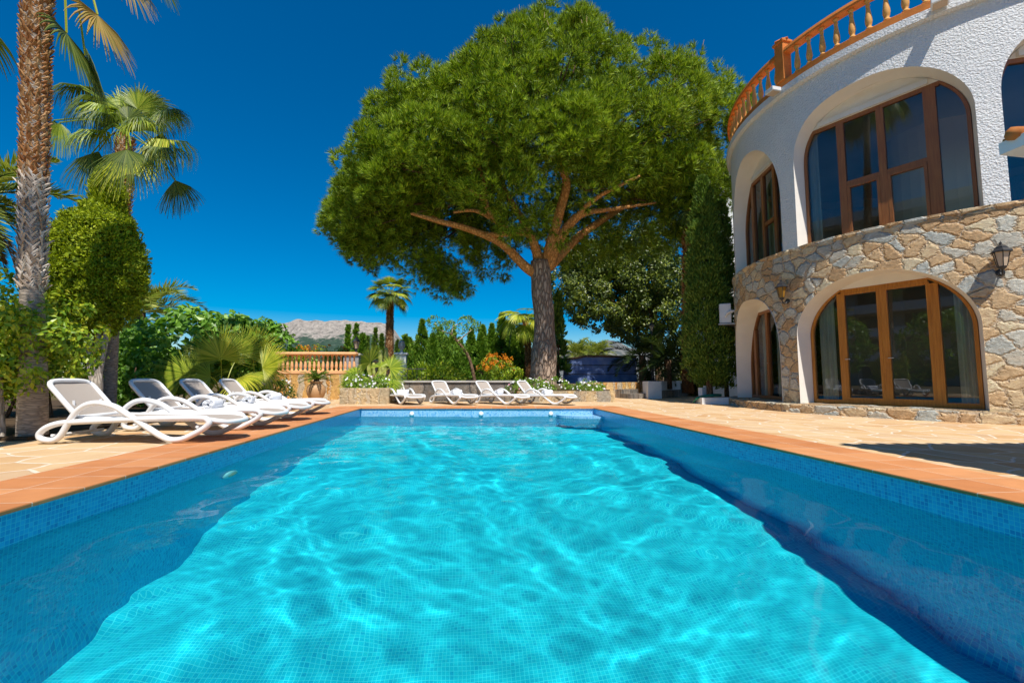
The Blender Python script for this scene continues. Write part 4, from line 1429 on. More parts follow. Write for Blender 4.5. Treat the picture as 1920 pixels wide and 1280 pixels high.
# ------------------------------------------------------------------ the stone pine
PB = Vector((2.82, 16.0, .35))
pine = thing('stone_pine', 'huge umbrella pine with a dense domed crown over the far garden', 'pine tree', PB)
lp_ = lambda u, v, y: np.array(at(u, v, y) - PB)
tk = [(0, 0, -.3), lp_(1019, 690, 16), lp_(1021, 640, 16), lp_(1020, 590, 16), lp_(1015, 540, 16), lp_(1014, 490, 16)]
P = spline(tk, 6)
rr = np.interp(np.linspace(0, 1, len(P)), [0, .2, .32, .42, .6, 1], [.52, .46, .46, .38, .36, .37])
mb = MB().tube(P, rr, 28)
V = mb.V[0]
for i in range(len(V)):
    k = 1 + .07 * mnoise.noise(Vector(V[i]) * 1.7)
    c_ = P[i // 28]
    V[i] = c_ + (V[i] - c_) * k
mb.build('trunk', M['pine_bark'], pine, smooth=True)
LIMBS = [
    ([(1010, 515, 16), (985, 500, 15.9), (940, 457, 15.6), (880, 430, 15.3), (820, 414, 15.0), (770, 400, 14.8)], [.27, .22, .17, .14, .11, .05]),
    ([(1014, 500, 16), (1000, 455, 15.8), (985, 436, 15.6), (930, 440, 15.4), (870, 430, 15.6), (800, 400, 16)], [.26, .2, .17, .11, .08, .04]),
    ([(960, 436, 15.5), (925, 412, 15.3), (890, 395, 15), (850, 398, 14.8)], [.11, .10, .08, .05]),
    ([(930, 415, 15.3), (912, 385, 15.0), (905, 330, 14.6), (880, 280, 14)], [.12, .11, .09, .05]),
    ([(912, 380, 15.0), (895, 365, 14.9), (878, 355, 14.6)], [.09, .08, .05]),
    ([(1022, 505, 16), (1035, 450, 15.7), (1050, 395, 15.3), (1062, 345, 14.9), (1050, 305, 14.5), (1040, 250, 14)], [.30, .24, .21, .18, .13, .06]),
    ([(1026, 500, 16), (1048, 450, 15.7), (1078, 410, 15.4), (1105, 398, 15.2), (1150, 392, 15.4), (1230, 380, 15.6)], [.30, .23, .20, .12, .09, .04]),
    ([(1010, 510, 16.2), (1000, 450, 17), (960, 380, 18), (930, 320, 18.5)], [.25, .2, .15, .06]),
    ([(1030, 500, 16.2), (1090, 440, 17.2), (1180, 380, 18.2), (1260, 330, 18.6)], [.25, .2, .15, .06]),
    ([(1078, 410, 15.4), (1120, 370, 14.6), (1200, 330, 13.8)], [.14, .10, .05]),
]
for pts, r_ in LIMBS:
    stem([lp_(*q_) for q_ in pts], [x * .8 for x in r_], M['pine_limb'], pine, 'limb', 10, 6)

# crown: pompoms of needles filling the shell of a broad dome, hollow underneath
cc = np.array([3.0, 16.9, 7.0]) - np.array(PB)


def crown_pts(d, n=2.5):
    s = np.array([7.6, 4.9, 5.95])
    k = 1 / (np.sum(np.abs(d) ** n, axis=1) ** (1 / n))
    P = d * s * k[:, None]
    t_ = np.clip(P[:, 2] / 5.0, 0, 1)
    P[:, 1] *= .72 + .28 * np.sqrt(t_)                     # narrower front to back at the rim
    P[:, 2] += .12 * P[:, 0] * (1 - .4 * t_)               # rim dips to the left
    P[:, 2] -= np.clip((-P[:, 0] - .3) / 6.0, 0, 1) * 1.9 * t_
    return P


d = rdir(900); d = d[d[:, 2] > -.06][:165]
lump = np.array([1 + .15 * mnoise.noise(Vector(x) * 2.6) for x in d])[:, None]
CB = cc + crown_pts(d) * lump * rng.uniform(.80, .95, (len(d), 1))
RB = rng.uniform(.65, 1.25, len(d))
C1, O1, R1 = [], [], []
for c_, o_, rb in zip(CB, unit(d + np.array([0, 0, .45])), RB):          # every bough carries its own pompoms
    for _ in range(int(10 + 9 * rb)):
        q_ = rdir(1)[0]
        if q_ @ o_ < .05: q_ = q_ - 2 * (q_ @ o_) * o_ + .1 * o_
        C1.append(c_ + q_ * rb * rng.uniform(.75, 1.05)); O1.append(unit(q_ * .8 + o_ * .6)); R1.append(rng.uniform(.22, .36))
C1, O1, R1 = np.array(C1), np.array(O1), np.array(R1)
di = rdir(700); di = di[di[:, 2] > .05][:280]
CI = cc + crown_pts(di) * rng.uniform(.5, .8, (len(di), 1))
# underside layer and a thin scatter inside
m_ = 520
a = rng.uniform(0, 6.283, m_); q_ = np.sqrt(rng.uniform(.06, 1, m_))
C2 = np.c_[cc[0] + 7.1 * q_ * np.cos(a), cc[1] + (3.3 + .4 * (np.sin(a) > 0)) * q_ * np.sin(a), cc[2] + .1 + 1.9 * (1 - q_) + rng.uniform(-.2, 1.3, m_)]
C2[:, 2] += .12 * (C2[:, 0] - cc[0])
O2 = unit(np.c_[np.cos(a) * .8, np.sin(a) * .8, np.full(m_, -.2)])
R2 = rng.uniform(.40, .7, m_)
# drooping boughs, mostly on the far left and right
hang = []
for u, v, y, s in ((640, 375, 16.2, .7), (650, 430, 16.4, .7), (668, 455, 16.6, .7), (700, 462, 17, .8), (735, 465, 17.3, .8), (765, 470, 17.2, .8), (800, 490, 17.4, .75), (825, 515, 17.4, .65), (850, 525, 17.3, .6), (872, 528, 17.3, .5),
                   (895, 500, 17.4, .6), (760, 455, 16.4, .8), (800, 470, 16.6, .8), (840, 490, 16.8, .8), (870, 500, 16.9, .7), (815, 500, 16.8, .7), (850, 515, 17, .7), (720, 450, 16.4, .8), (905, 470, 17.2, .6), (925, 480, 17.6, .6), (955, 478, 18, .5), (780, 435, 16.8, .8), (830, 455, 17, .8), (880, 465, 17.3, .7), (700, 420, 16.4, .8), (745, 425, 16.6, .8),
                   (1070, 462, 18, .6), (1110, 468, 18.3, .65), (1150, 462, 18.4, .7), (1190, 455, 18.2, .7), (1230, 445, 18, .7), (1270, 430, 17.8, .7), (1300, 405, 17.4, .7), (1325, 370, 17, .7), (1345, 335, 16.7, .7),
                   (1090, 440, 17.6, .7), (1140, 435, 17.5, .7), (1200, 420, 17.3, .7), (1250, 400, 17, .7), (960, 395, 14.2, .6), (1000, 410, 14.5, .5), (960, 425, 14.7, .45)):
    c_ = lp_(u, v, y)
    for _ in range(3):
        hang.append((*(c_ + rng.normal(0, .28, 3)), s * rng.uniform(.7, 1.0)))
hang = np.array(hang)
C3, R3 = hang[:, :3], hang[:, 3]
O3 = unit(np.c_[C3[:, :2] - cc[:2], np.full(len(C3), -1.0)])


def needles(mb, C_, R_, O_, per, nn, ln, wd, upb):
    idx = np.repeat(np.arange(len(C_)), per)
    d = rdir(len(idx)); o = O_[idx]
    fl = (d * o).sum(1) < -.35
    d[fl] *= -1
    P = C_[idx] + d * R_[idx][:, None] * rng.uniform(.55, 1.0, (len(idx), 1))
    ax = unit(d * .9 + o * .35 + np.array([0, 0, upb]) + .25 * rdir(len(idx)))
    k = np.repeat(np.arange(len(P)), nn)
    A = unit(ax[k] + .75 * rdir(len(k)))
    S = unit(np.cross(A, rdir(len(k)))) * wd / 2
    L_ = ln * rng.uniform(.75, 1.2, (len(k), 1))
    B_ = P[k] + A * .02
    T = np.stack([B_ - S, B_ + S, B_ + A * L_], 1).reshape(-1, 3)
    mb.grid(T, 3)


mb = MB()
needles(mb, C1, R1, O1, 15, 15, .21, .021, .75)
needles(mb, CI, np.full(len(CI), .6), di, 16, 10, .30, .034, .2)
needles(mb, C2, R2, O2, 26, 14, .25, .021, .1)
needles(mb, C3, R3, O3, 40, 14, .25, .020, -.1)
mb.build('crown', M['pine_needles'], pine)
# twigs inside and pale new candles on top
tw = MB()
for i in rng.choice(len(C1), 130, replace=False):
    s_ = cc + (C1[i] - cc) * .55 + np.array([0, 0, .6])
    tw.tube([s_, (s_ + C1[i]) / 2 + rng.normal(0, .15, 3), C1[i]], [.05, .035, .012], 4)
tw.build('twigs', M['dark_bark'], pine)['kind'] = 'stuff'
cd = MB()
top = rng.choice(np.where(C1[:, 2] > cc[2] + 3.2)[0], 260, replace=False)
for i in top:
    for _ in range(2):
        b_ = C1[i] + unit(O1[i] + .5 * rng.normal(size=3)) * R1[i] * rng.uniform(.85, 1.05)
        h_ = rng.uniform(.12, .22)
        cd.tube([b_, b_ + np.array([rng.normal(0, .02), rng.normal(0, .02), h_])], [.010, .006], 4)
cd.build('new_shoots', M['candle'], pine)['kind'] = 'stuff'

# ------------------------------------------------------------------ palms
def fan_palm(name, label, base, tpts, tr, fronds, mats, group=None, cat='palm tree', bootspec=(), tmat='palm_core', headr=.2, tn=14):
    """tpts: trunk points relative to base; fronds: list of (az, el, petiole, size, droop, sag, material index)"""
    t_ = thing(name, label, cat, base, 0, group)
    P = spline([np.array(p) for p in tpts], 8)
    rr = np.interp(np.linspace(0, 1, len(P)), np.linspace(0, 1, len(tr)), tr)
    MB().tube(P, rr, tn).build('trunk', M[tmat], t_, smooth=True)
    for nm, (z0, z1, rows, per, w, l, out, mat) in bootspec:
        mb = MB()
        boots(mb, P, rr, z0, z1, rows, per, w, l, out, 0, .75 if mat == 'boot_grey' else .25)
        mb.build(nm, M[mat], t_)
    head = np.array(P[-1])
    for az, el, pet, size, droop, sag, mi in fronds:
        st = head + np.array([math.cos(az) * headr * .5, math.sin(az) * headr * .5, rng.uniform(-.25, .1) * headr * 2])
        fan_frond(t_, st, az, el, pet, size, [mats[mi], M['fan_yellow']], nseg=30, droop=droop, sag=sag)
    return t_


B1 = Vector((-4.72, 5.62, 0))
r1 = lambda u, v, y: np.array(at(u, v, y) - B1)
fr = []
for k in range(14):
    az = k * 2.39996 + .4
    fr.append((az, rng.uniform(.0, 1.0), rng.uniform(.8, 1.1), rng.uniform(.75, .95), rng.uniform(1.0, 1.6), .5, k % 2))
pn = fan_palm('fan_palm_tree', 'tall fan palm with a rough brown and bleached trunk beside the nearest lounger', B1,
              [(0, 0, -.1), r1(62, 700, 5.55), r1(60, 560, 5.52), r1(62, 400, 5.5), r1(66, 200, 5.48), r1(72, 0, 5.45), r1(118, -200, 5.45), r1(215, -520, 5.42), r1(330, -960, 5.4)],
              [.135, .118, .100, .100, .110, .118, .118, .115, .11], fr, [M['fan_green'], M['fan_dark']], None, 'palm tree',
              [('leaf_bases', (1.62, 2.95, 40, 8, .024, .10, .014, 'boot_grey')), ('leaf_bases', (2.88, 9.6, 240, 11, .030, .065, .026, 'boot_brown'))], 'palm_smooth', .2, 20)
hd = r1(105, -150, 5.45)
# hanging old leaves on the right and left side of the crown
for (u, v, y), sz, mi, az in (((183, 28, 5.5), .62, 'fan_dry', -.1), ((125, 62, 5.6), .70, 'fan_dark', .2), ((160, 105, 6.0), .66, 'fan_dark', .6), ((-48, 35, 5.2), .6, 'fan_dark', 3.0), ((225, -58, 5.3), .55, 'fan_dry', -.3), ((275, -75, 5.6), .55, 'fan_dark', -.2)):
    tgt = r1(u, v, y)
    mid = (hd + tgt) / 2 + np.array([0, 0, .25])
    mb = MB()
    mb.tube(spline([hd, mid, tgt], 5), .012, 5, mi=1)
    h = np.array([math.cos(az), math.sin(az), 0])
    fan_blade(mb, tgt, h * .45 + np.array([0, 0, -.9]), h * .9 + np.array([0, 0, .45]), sz, 34, 1.5, .5, .4, .5)
    mb.build('hanging_frond', [M[mi], M['fan_yellow']], pn)

B2 = Vector((at(204, 700, 8.6).x, 8.6, 0))
r2 = lambda u, v, y: np.array(at(u, v, y) - B2)
p2 = fan_palm('fan_palm_tree', 'middle-sized fan palm with drooping green leaves behind the round clipped thuja', B2,
              [(0, 0, -.1), r2(205, 640, 8.6), r2(212, 520, 8.55), r2(226, 400, 8.5), r2(234, 262, 8.5)], [.145, .13, .125, .125, .12], [], [M['fan_green']],
              None, 'palm tree', [('leaf_bases', (2.9, 4.95, 50, 10, .034, .08, .035, 'boot_brown'))], 'palm_smooth')
h2 = r2(236, 240, 8.5)
for (u, v, dy), (du, dv, dd), sz, dr, mi, sp in (
        ((208, 200, -.2), (-1, .05, -.3), .66, 1.1, 'fan_green', 1.6), ((258, 205, .0), (.55, .85, -.1), .66, .55, 'fan_green', 1.7), ((308, 222, -.1), (1, .35, -.2), .68, 1.2, 'fan_green', 1.6),
        ((312, 262, -.4), (.9, -.2, -.4), .72, 1.2, 'fan_yellow', 1.7), ((247, 292, -.7), (.15, -.9, -.3), .74, .7, 'fan_yellow', 1.15), ((328, 338, -.2), (.45, -1, -.1), .60, .8, 'fan_dark', .85),
        ((172, 288, -.2), (-.3, -1, -.1), .66, .8, 'fan_dark', .85), ((192, 245, -.3), (-1, -.1, -.2), .68, 1.2, 'fan_green', 1.6), ((112, 230, .1), (-.1, -1, .1), .52, .8, 'fan_green', .95),
        ((226, 208, .2), (-.25, 1, .1), .70, .55, 'fan_green', 1.7), ((186, 182, .6), (-.8, .0, .3), .74, 1.2, 'fan_dark', 1.7), ((280, 200, .6), (.7, .5, .4), .66, .8, 'fan_dark', 1.6),
        ((282, 262, .6), (.7, -.6, .5), .70, 1.0, 'fan_dark', 1.5), ((215, 225, .7), (-.5, .7, .5), .70, .7, 'fan_dark', 1.6), ((150, 160, .7), (-.6, .2, .4), .7, 1.1, 'fan_dark', 1.7), ((262, 245, -.6), (.6, .3, -.6), .60, 1.2, 'fan_green', 1.5), ((212, 300, .5), (-.4, -.9, .4), .7, .5, 'fan_dark', 1.3)):
    for rep_ in range(2):
        u2, v2, y2 = u + rep_ * rng.uniform(-14, 14), v + rep_ * rng.uniform(-12, 16), 8.5 + dy + rep_ * rng.uniform(-.3, .4)
        tgt = r2(u2, v2, y2)
        mid = (h2 + tgt) / 2 + np.array([0, 0, .10])
        X_ = unit(np.array([du, dd, dv]))
        up_ = np.array([0, -.45, 1.0]) if abs(dv) < .5 else np.array([.1, -1, .45 if dv < 0 else -.1])
        mb = MB()
        mb.tube(spline([h2 - [0, 0, rng.uniform(0, .2)], mid, tgt], 5), .011, 5, mi=1)
        fan_blade(mb, tgt, X_, up_, sz * (1 - .12 * rep_), 46, sp, dr * rng.uniform(.9, 1.3), .4, .42)
        mb.build('frond', [M[mi if rep_ == 0 else 'fan_dark'], M['fan_green']], p2)

B3 = Vector((at(729, 690, 30).x, 30, .4))
r3 = lambda u, v, y: np.array(at(u, v, y) - B3)
fr = []
for k in range(30):
    az = k * 2.39996
    el = 1.4 - 1.9 * k / 30
    fr.append((az, el, .85, .8, .25 + .02 * k, .25, (0, 1, 2, 1)[k % 4]))
fan_palm('fan_palm_tree', 'distant fan palm standing alone against the sky left of the pine', B3, [(0, 0, -.2), r3(731, 600, 30), r3(731, 552, 30)], [.30, .22, .19], fr, [M['fan_green'], M['fan_dark'], M['fan_yellow']],
         None, 'palm tree', [('leaf_bases', (.2, 5.4, 60, 9, .07, .15, .05, 'boot_brown'))])
B4 = Vector((at(992, 690, 27.0).x, 27.0, .4))
r4 = lambda u, v, y: np.array(at(u, v, y) - B4)
fr = [(k * 2.39996, 1.0 - 1.7 * k / 20, 1.0, .98, .35 + .03 * k, .4, (0, 2, 1)[k % 3]) for k in range(20)]
fan_palm('fan_palm_tree', 'small fan palm with a thin brown trunk touching the left side of the pine trunk', B4, [(0, 0, -.2), r4(990, 650, 27.0), r4(984, 598, 27.0)], [.24, .19, .17], fr, [M['fan_green'], M['fan_dark'], M['fan_yellow']],
         None, 'palm tree', [('leaf_bases', (.2, 3.6, 32, 8, .065, .15, .055, 'boot_brown'))])
# palm with a brown shaggy trunk half hidden behind the tall cypress
B5 = Vector((at(1288, 690, 16.6).x, 16.6, .3))
r5 = lambda u, v, y: np.array(at(u, v, y) - B5)
fr = [(k * 2.39996, .9 - 1.9 * k / 12, .6, .7, 1.0, .4, (1, 1, 2)[k % 3]) for k in range(12)]
fan_palm('fan_palm_tree', 'shaggy brown palm trunk rising behind the tall cypress under the pine crown', B5, [(0, 0, -.2), r5(1290, 500, 16.6), r5(1292, 395, 16.6)], [.22, .2, .22], fr, [M['fan_green'], M['fan_dark'], M['fan_yellow']],
         None, 'palm tree', [('leaf_bases', (.3, 6.2, 50, 9, .06, .18, .06, 'boot_brown'))])

B6 = Vector((-4.30, 3.15, 0))
fan_palm('fan_palm_tree', 'fan palm on the near left paving whose leaves shade two of the loungers', B6, [(0, 0, -.1), (.05, .05, 2.8), (.1, .1, 5.35)], [.15, .12, .12],
         [(.59, .25, .45, .50, .25, .2, 1), (.75, .30, .55, .45, .25, .2, 0), (1.19, .25, 1.30, .60, .25, .2, 0), (1.05, .3, 1.35, .5, .25, .2, 1), (2.4, 1.3, .4, .5, .5, .2, 0), (4.0, 1.2, .4, .5, .6, .2, 0)],
         [M['fan_green'], M['fan_dark']], None, 'palm tree', [('leaf_bases', (.6, 5.4, 90, 10, .034, .08, .03, 'boot_brown'))], 'palm_smooth')

# low fan palms
def low_fan(label, base, specs, mats, group=None):
    t_ = thing('low_fan_palm', label, 'fan palm', base, 0, group)
    MB().lathe([(.14, -.05), (.16, .1), (.12, .3), (.03, .42)], 10).build('stem', M['dark_bark'], t_)
    for az, el, pet, size, droop, mi, tilt in specs:
        fan_frond(t_, (0.06 * math.cos(az), .06 * math.sin(az), .25), az, el, pet, size, [M[mats[mi]], M['fan_yellow']], nseg=40, spread=1.75, droop=droop, sag=.15, tilt=tilt, rp=.012)
    return t_


cam_t = (0.25, -.75, .6)


def placed_fans(label, base, specs, mats):
    t_ = thing('low_fan_palm', label, 'fan palm', base, 0)
    MB().lathe([(.14, -.05), (.16, .1), (.12, .3), (.03, .42)], 10).build('stem', M['dark_bark'], t_)
    hd_ = np.array([0, 0, .30])
    for (u, v, y), (du, dv, dd), sz, dr, mi, sp in specs:
        tg = np.array(at(u, v, y)) - np.array(base)
        mb = MB()
        mb.tube(spline([hd_ + rng.normal(0, .03, 3), (hd_ + tg) / 2 + np.array([0, 0, .08]), tg], 5), np.linspace(.014, .009, 11), 5, mi=1)
        fan_blade(mb, tg, unit(np.array([du, dd, dv])), np.array([.2, -1, .5]), sz, 58, sp, dr, .45, .46)
        mb.build('frond', [M[mats[mi]], M['fan_yellow']], t_)
    return t_


p = at(415, 740, 10.8)
placed_fans('large low fan palm with broad yellow-green leaves behind the far left loungers', (p.x, 10.8, .02),
            [((414, 672, 10.5), (.05, 1, -.1), .80, .06, 0, 1.85), ((352, 700, 10.3), (-1, .35, -.1), .74, .18, 1, 1.6), ((395, 706, 10.1), (-.7, -.05, -.3), .60, .45, 1, 1.5), ((448, 708, 10.1), (.5, -.35, -.4), .60, .6, 0, 1.5),
             ((375, 690, 11.2), (-.6, .8, .2), .80, .15, 1, 1.6), ((450, 662, 11.4), (.35, 1, .1), .80, .12, 1, 1.7), ((335, 722, 10.4), (-1, -.1, -.1), .62, .35, 0, 1.5)], ['fan_yellow', 'fan_green'])
p = at(478, 740, 11.7)
placed_fans('low fan palm leaning right beside the white-flowered shrub', (p.x, 11.7, .02),
            [((474, 668, 11.5), (.55, .9, -.1), .86, .12, 0, 1.7), ((492, 690, 11.2), (1, .42, -.1), .80, .22, 0, 1.6), ((470, 700, 11.1), (.3, -.6, -.3), .62, .6, 1, 1.5), ((440, 690, 12), (-.7, .7, .2), .74, .2, 1, 1.6)], ['fan_yellow', 'fan_green'])
low_fan('fan palm with spread leaves growing in the stone planter', tuple(PLANT_C + Vector((.08, .05, 0))),
        [(-1.7, 1.3, .52, .58, .10, 0, cam_t), (.1, .85, .52, .52, .15, 0, cam_t), (3.1, .5, .42, .5, .35, 1, cam_t), (-.3, .15, .42, .48, .5, 0, cam_t), (3.5, .05, .40, .5, .45, 1, cam_t), (1.2, 1.0, .5, .5, .2, 1, None), (-2.4, .2, .35, .45, .5, 1, cam_t)], ['fan_green', 'fan_green'])

# feather palms
def feather_palm(label, base, th, tr, n, length, mats, el0=1.2, el1=-.5, ll=.34, name='date_palm', cat='palm tree', group=None, tmat='dark_bark', sag=1.3, skip=None):
    t_ = thing(name, label, cat, base, 0, group)
    MB().tube([(0, 0, -.15), (0, 0, th * .5), (0, 0, th)], [tr, tr * .9, tr * .85], 10).build('trunk', M[tmat], t_, smooth=True)
    for k in range(n):
        az = k * 2.39996 + .3
        el = el0 + (el1 - el0) * k / max(n - 1, 1) + rng.normal(0, .06)
        feather_frond(t_, (math.cos(az) * tr * .5, math.sin(az) * tr * .5, th), az, el, length * rng.uniform(.88, 1.08), mats, sag=sag, ll=ll)
    return t_


p = at(-62, 380, 7.4)
lp2 = feather_palm('feather palm with yellow-green fronds behind the tall trunk at the left edge', (p.x, p.y, 0), p.z + .1, .17, 22, 1.25, [M['feather'], M['feather_dark']], 1.1, -.7, .34)
for k in range(9):
    feather_frond(lp2, (rng.normal(0, .1), rng.normal(0, .1), p.z - .1), rng.uniform(-1.2, 1.4), -1.0, 1.0, [M['dry_leaf'], M['dry_leaf']], sag=.5, ll=.2, name='dead_frond')
p = at(292, 560, 16.5)
feather_palm('feather palm with a pale arching frond behind the fig bush', (p.x - .5, p.y, 0), p.z - .45, .22, 22, 1.9, [M['feather'], M['feather']], 1.2, .0, .62, sag=1.9)
for u, v, y, lab in ((1082, 662, 46, 'pale date palm beyond the blue screen, left one of two'), (1118, 662, 48, 'pale date palm beyond the blue screen, right one of two')):
    p = at(u, v, y)
    feather_palm(lab, (p.x, p.y, 0), p.z - .2, .32, 26, 2.2, [M['feather'], M['feather']], 1.4, -.3, .8)
for u, y, h_, n_, ln_, lab in ((1205, 17.9, 1.2, 20, 1.7, 'dark feather palm beside the blue screen under the ficus'), (1252, 16.9, 1.0, 20, 1.5, 'dark feather palm right of the lamp post')):
    p = at(u, 705, y)
    feather_palm(lab, (p.x, p.y, .4), h_, .16, n_, ln_, [M['feather_dark'], M['feather_dark']], 1.3, -.4, .42)
cy = thing('sago_palm', 'small sago palm with stiff arching fronds growing in the clay pot', 'sago palm', POT)
MB().lathe([(.07, -.03), (.09, .04), (.05, .10)], 10).build('stem', M['dark_bark'], cy)
for k in range(18):
    feather_frond(cy, (0, 0, .07), k * 2.39996, 1.0 - .9 * k / 18, .52, [M['shrub'], M['fan_green']], sag=1.1, nl=26, ll=.12, r=.008)

# ------------------------------------------------------------------ clipped thuja, citrus, fig, flowering shrubs
p = at(178, 745, 7.5)
tp = thing('clipped_thuja', 'clipped thuja with a big round head on forked bare stems behind the nearest lounger', 'clipped tree', (p.x, p.y, 0))
pc = np.array(at(178, 510, 7.5)) - np.array(tp.location)
mb = MB()
dd = rdir(520)
kk = np.array([1 + .10 * mnoise.noise(Vector(x) * 2.4) for x in dd])[:, None]
shape = np.where(dd[:, 2:3] > 0, np.array([.60, .60, 1.05]), np.array([.63, .63, 1.0]))
C_ = pc + dd * shape * kk * rng.uniform(.82, .95, (len(dd), 1))
clump_leaves(mb, C_, rng.uniform(.08, .15, len(dd)), unit(dd + [0, 0, .3]), 60, .055, .020, 'spray', .8, up=.3, shell=(.3, 1.05))
clump_leaves(mb, C_, rng.uniform(.08, .15, len(dd)), unit(dd + [0, 0, .3]), 55, .045, .022, 'broad', .7, up=.3, shell=(.5, 1.0))
C_, r_, d_ = ell_clumps(pc, (.52, .52, .85), 260, .14)
clump_leaves(mb, C_, r_, d_, 30, .09, .05, 'broad', .8)
mb.build('foliage', M['topiary'], tp)
for (x0, x1, xm) in ((-.04, -.16, -.11), (.01, .11, .05), (.05, -.02, .0)):
    stem([(x0, 0, -.05), (x0 * .8 + .0, 0, .55), (xm, .0, .95), (x1, 0, 1.5), (x1 * 1.2, 0, 2.0)], [.065, .055, .045, .04, .025], M['wood_bark'], tp)
p = at(197, 420, 8.1)
conifer('conical_thuja', 'small conical thuja whose tip shows above the round clipped thuja', (p.x, p.y, 0), 4.15, .34, M['topiary'], 60, 260, .06, .024, None, 1.0, 'thuja', cr=.13, z0=2.6)

p = at(20, 828, 5.75)
b_ = Vector((-4.98, 5.45, .0))
shrub('citrus_tree', 'low leafy citrus tree with yellowing leaves round the tall palm trunk at left', 'citrus tree', b_,
      [((-.15, .0, 1.25), (.62, .5, .55)), ((.30, .25, 1.05), (.45, .4, .50)), ((-.55, .2, .9), (.5, .5, .6)), ((.05, -.1, .72), (.4, .3, .28))], M['citrus'], .070, .038, 60, .17, clumps=170, stems=((0, 0), (.06, .05)), sm='wood_bark', sr=.04)
p = at(70, 690, 8.0)
shrub('citrus_tree', 'wide citrus bush between the tall palm trunk and the clipped thuja', 'citrus tree', (p.x, 8.0, 0),
      [((0, 0, 1.25), (.62, .5, .70)), ((-.8, .2, 1.2), (.8, .6, .8)), ((.35, -.05, .85), (.35, .3, .45))], M['citrus'], .075, .040, 56, .19, clumps=210, stems=((0, 0), (.2, .1), (-.5, .1)), sm='dark_bark')
p = at(330, 700, 11.8)
shrub('fig_bush', 'big-leaved fig bush behind the low fan palm, left of the second palm trunk', 'fig bush', (p.x, 12.2, 0),
      [((-.2, 0, 1.4), (1.35, .7, 1.05)), ((-1.2, .1, 1.0), (.8, .6, .95)), ((.9, .2, 1.45), (.9, .6, .75))], M['fig'], .20, .15, 18, .26, clumps=210, stems=((0, 0), (.4, .1), (-.6, .1)), jit=.6)
p = at(450, 680, 16.4)
shrub('fig_bush', 'far fig bush with its rounded top below the mountain skyline', 'fig bush', (p.x, 16.4, .4),
      [((0, 0, 1.35), (1.25, .7, .95)), ((.95, .1, 1.35), (.75, .6, .85))], M['fig'], .19, .14, 17, .24, clumps=130, stems=((0, 0), (.4, .1)), jit=.6)
shrub('hedge_bush', 'dark green bush filling the bed behind the second palm trunk', 'bush', (at(235, 700, 10.6).x, 10.9, 0),
      [((0, 0, .9), (.9, .5, .85)), ((-1.0, .2, .9), (.8, .5, .8))], M['fig'], .12, .085, 24, .2, clumps=110, stems=((0, 0),), jit=.7)

PETAL = None


def blossoms(parent, pts, mat, r=.026):
    """each blossom: five petals round a small eye"""
    mb = MB()
    for k in range(5):
        a0 = k * 1.2566
        mb.add([(0, 0, 0), (r * .6 * math.cos(a0 - .5), r * .6 * math.sin(a0 - .5), .3 * r), (r * 1.15 * math.cos(a0), r * 1.15 * math.sin(a0), .35 * r), (r * .6 * math.cos(a0 + .5), r * .6 * math.sin(a0 + .5), .3 * r)], [[0, 1, 2, 3]])
    mb.lathe([(r * .22, .1 * r), (.0, .3 * r)], 6)
    proto = mb.build('blossom', mat, parent)
    for i, (q0, nrm) in enumerate(pts):
        o_ = proto if i == 0 else proto.copy()
        if i: COL.objects.link(o_); o_.parent = parent
        o_.location = q0
        o_.rotation_euler = Vector(nrm).to_track_quat('Z', 'Y').to_euler()
        s_ = rng.uniform(.8, 1.35); o_.scale = (s_, s_, s_)


def flower_bush(label, base, parts, nf, mat=None, clumps=70, leafmat='flower_leaf', pink=0, L=.06, W=.026, per=34, cr=.11, name='flowering_shrub', r=.028, up=.5, front=True):
    t_ = shrub(name, label, 'flowering shrub', base, parts, M[leafmat], L, W, per, cr, clumps=clumps, fold=.1, jit=.9)
    pts = []
    while len(pts) < nf + pink:
        c_, rad = parts[rng.integers(len(parts))]
        d_ = rdir(1)[0]
        if d_[2] < -.3 or (front and d_[1] > .35): continue
        pts.append((np.array(c_) + d_ * np.array(rad) * rng.uniform(.98, 1.10), unit(d_ + np.array([0, -.6, .5]))))
    blossoms(t_, pts[:nf], mat or M['white_petal'], r)
    if pink:
        blossoms(t_, pts[nf:], M['pink_petal'], r)
    return t_


p = at(486, 750, 11.4)
flower_bush('dark shrub with scattered small white blossoms behind the last left lounger', (p.x, 11.7, 0), [((0, 0, .34), (.55, .4, .40)), ((.30, .1, .30), (.35, .35, .38)), ((-.5, 0, .25), (.4, .3, .3))], 46, None, 110, 'shrub')
flower_bush('white-flowering shrub spilling over the stone planter under its fan palm', tuple(PLANT_C), [((-.25, -.1, .18), (.42, .40, .25)), ((.32, -.15, .14), (.36, .36, .20)), ((.05, -.3, .1), (.5, .22, .16))], 60, None, 90, 'flower_leaf', 3)
p = at(985, 720, 13.2)
flower_bush('bed of white and pink flowers at the foot of the pine, left clump', (2.0, 13.15, .28), [((-.1, -.05, .14), (.62, .32, .22)), ((.7, .1, .16), (.5, .3, .22))], 56, None, 90, 'flower_leaf', 6, name='flower_clump')
flower_bush('bed of white flowers right of the pine foot, right clump', (3.75, 13.2, .28), [((-.05, -.1, .10), (.46, .3, .19))], 26, None, 50, 'flower_leaf', 2, name='flower_clump')
p = at(942, 712, 14.0)
t_ = shrub('orange_flower_shrub', 'shrub covered in orange blossom left of the pine trunk', 'flowering shrub', (p.x, p.y, .45), [((0, 0, .42), (.55, .4, .40)), ((-.35, 0, .62), (.3, .3, .25)), ((.3, 0, .35), (.3, .3, .3))], M['citrus'], .07, .035, 40, .12, clumps=70)
mb = MB()
C_, r_, d_ = ell_clumps((-.15, -.1, .55), (.55, .4, .42), 46, .08, -.2)
clump_leaves(mb, C_, r_, d_, 20, .05, .035, 'broad', .9)
mb.build('blossom_mass', M['orange_flower'], t_)['kind'] = 'stuff'
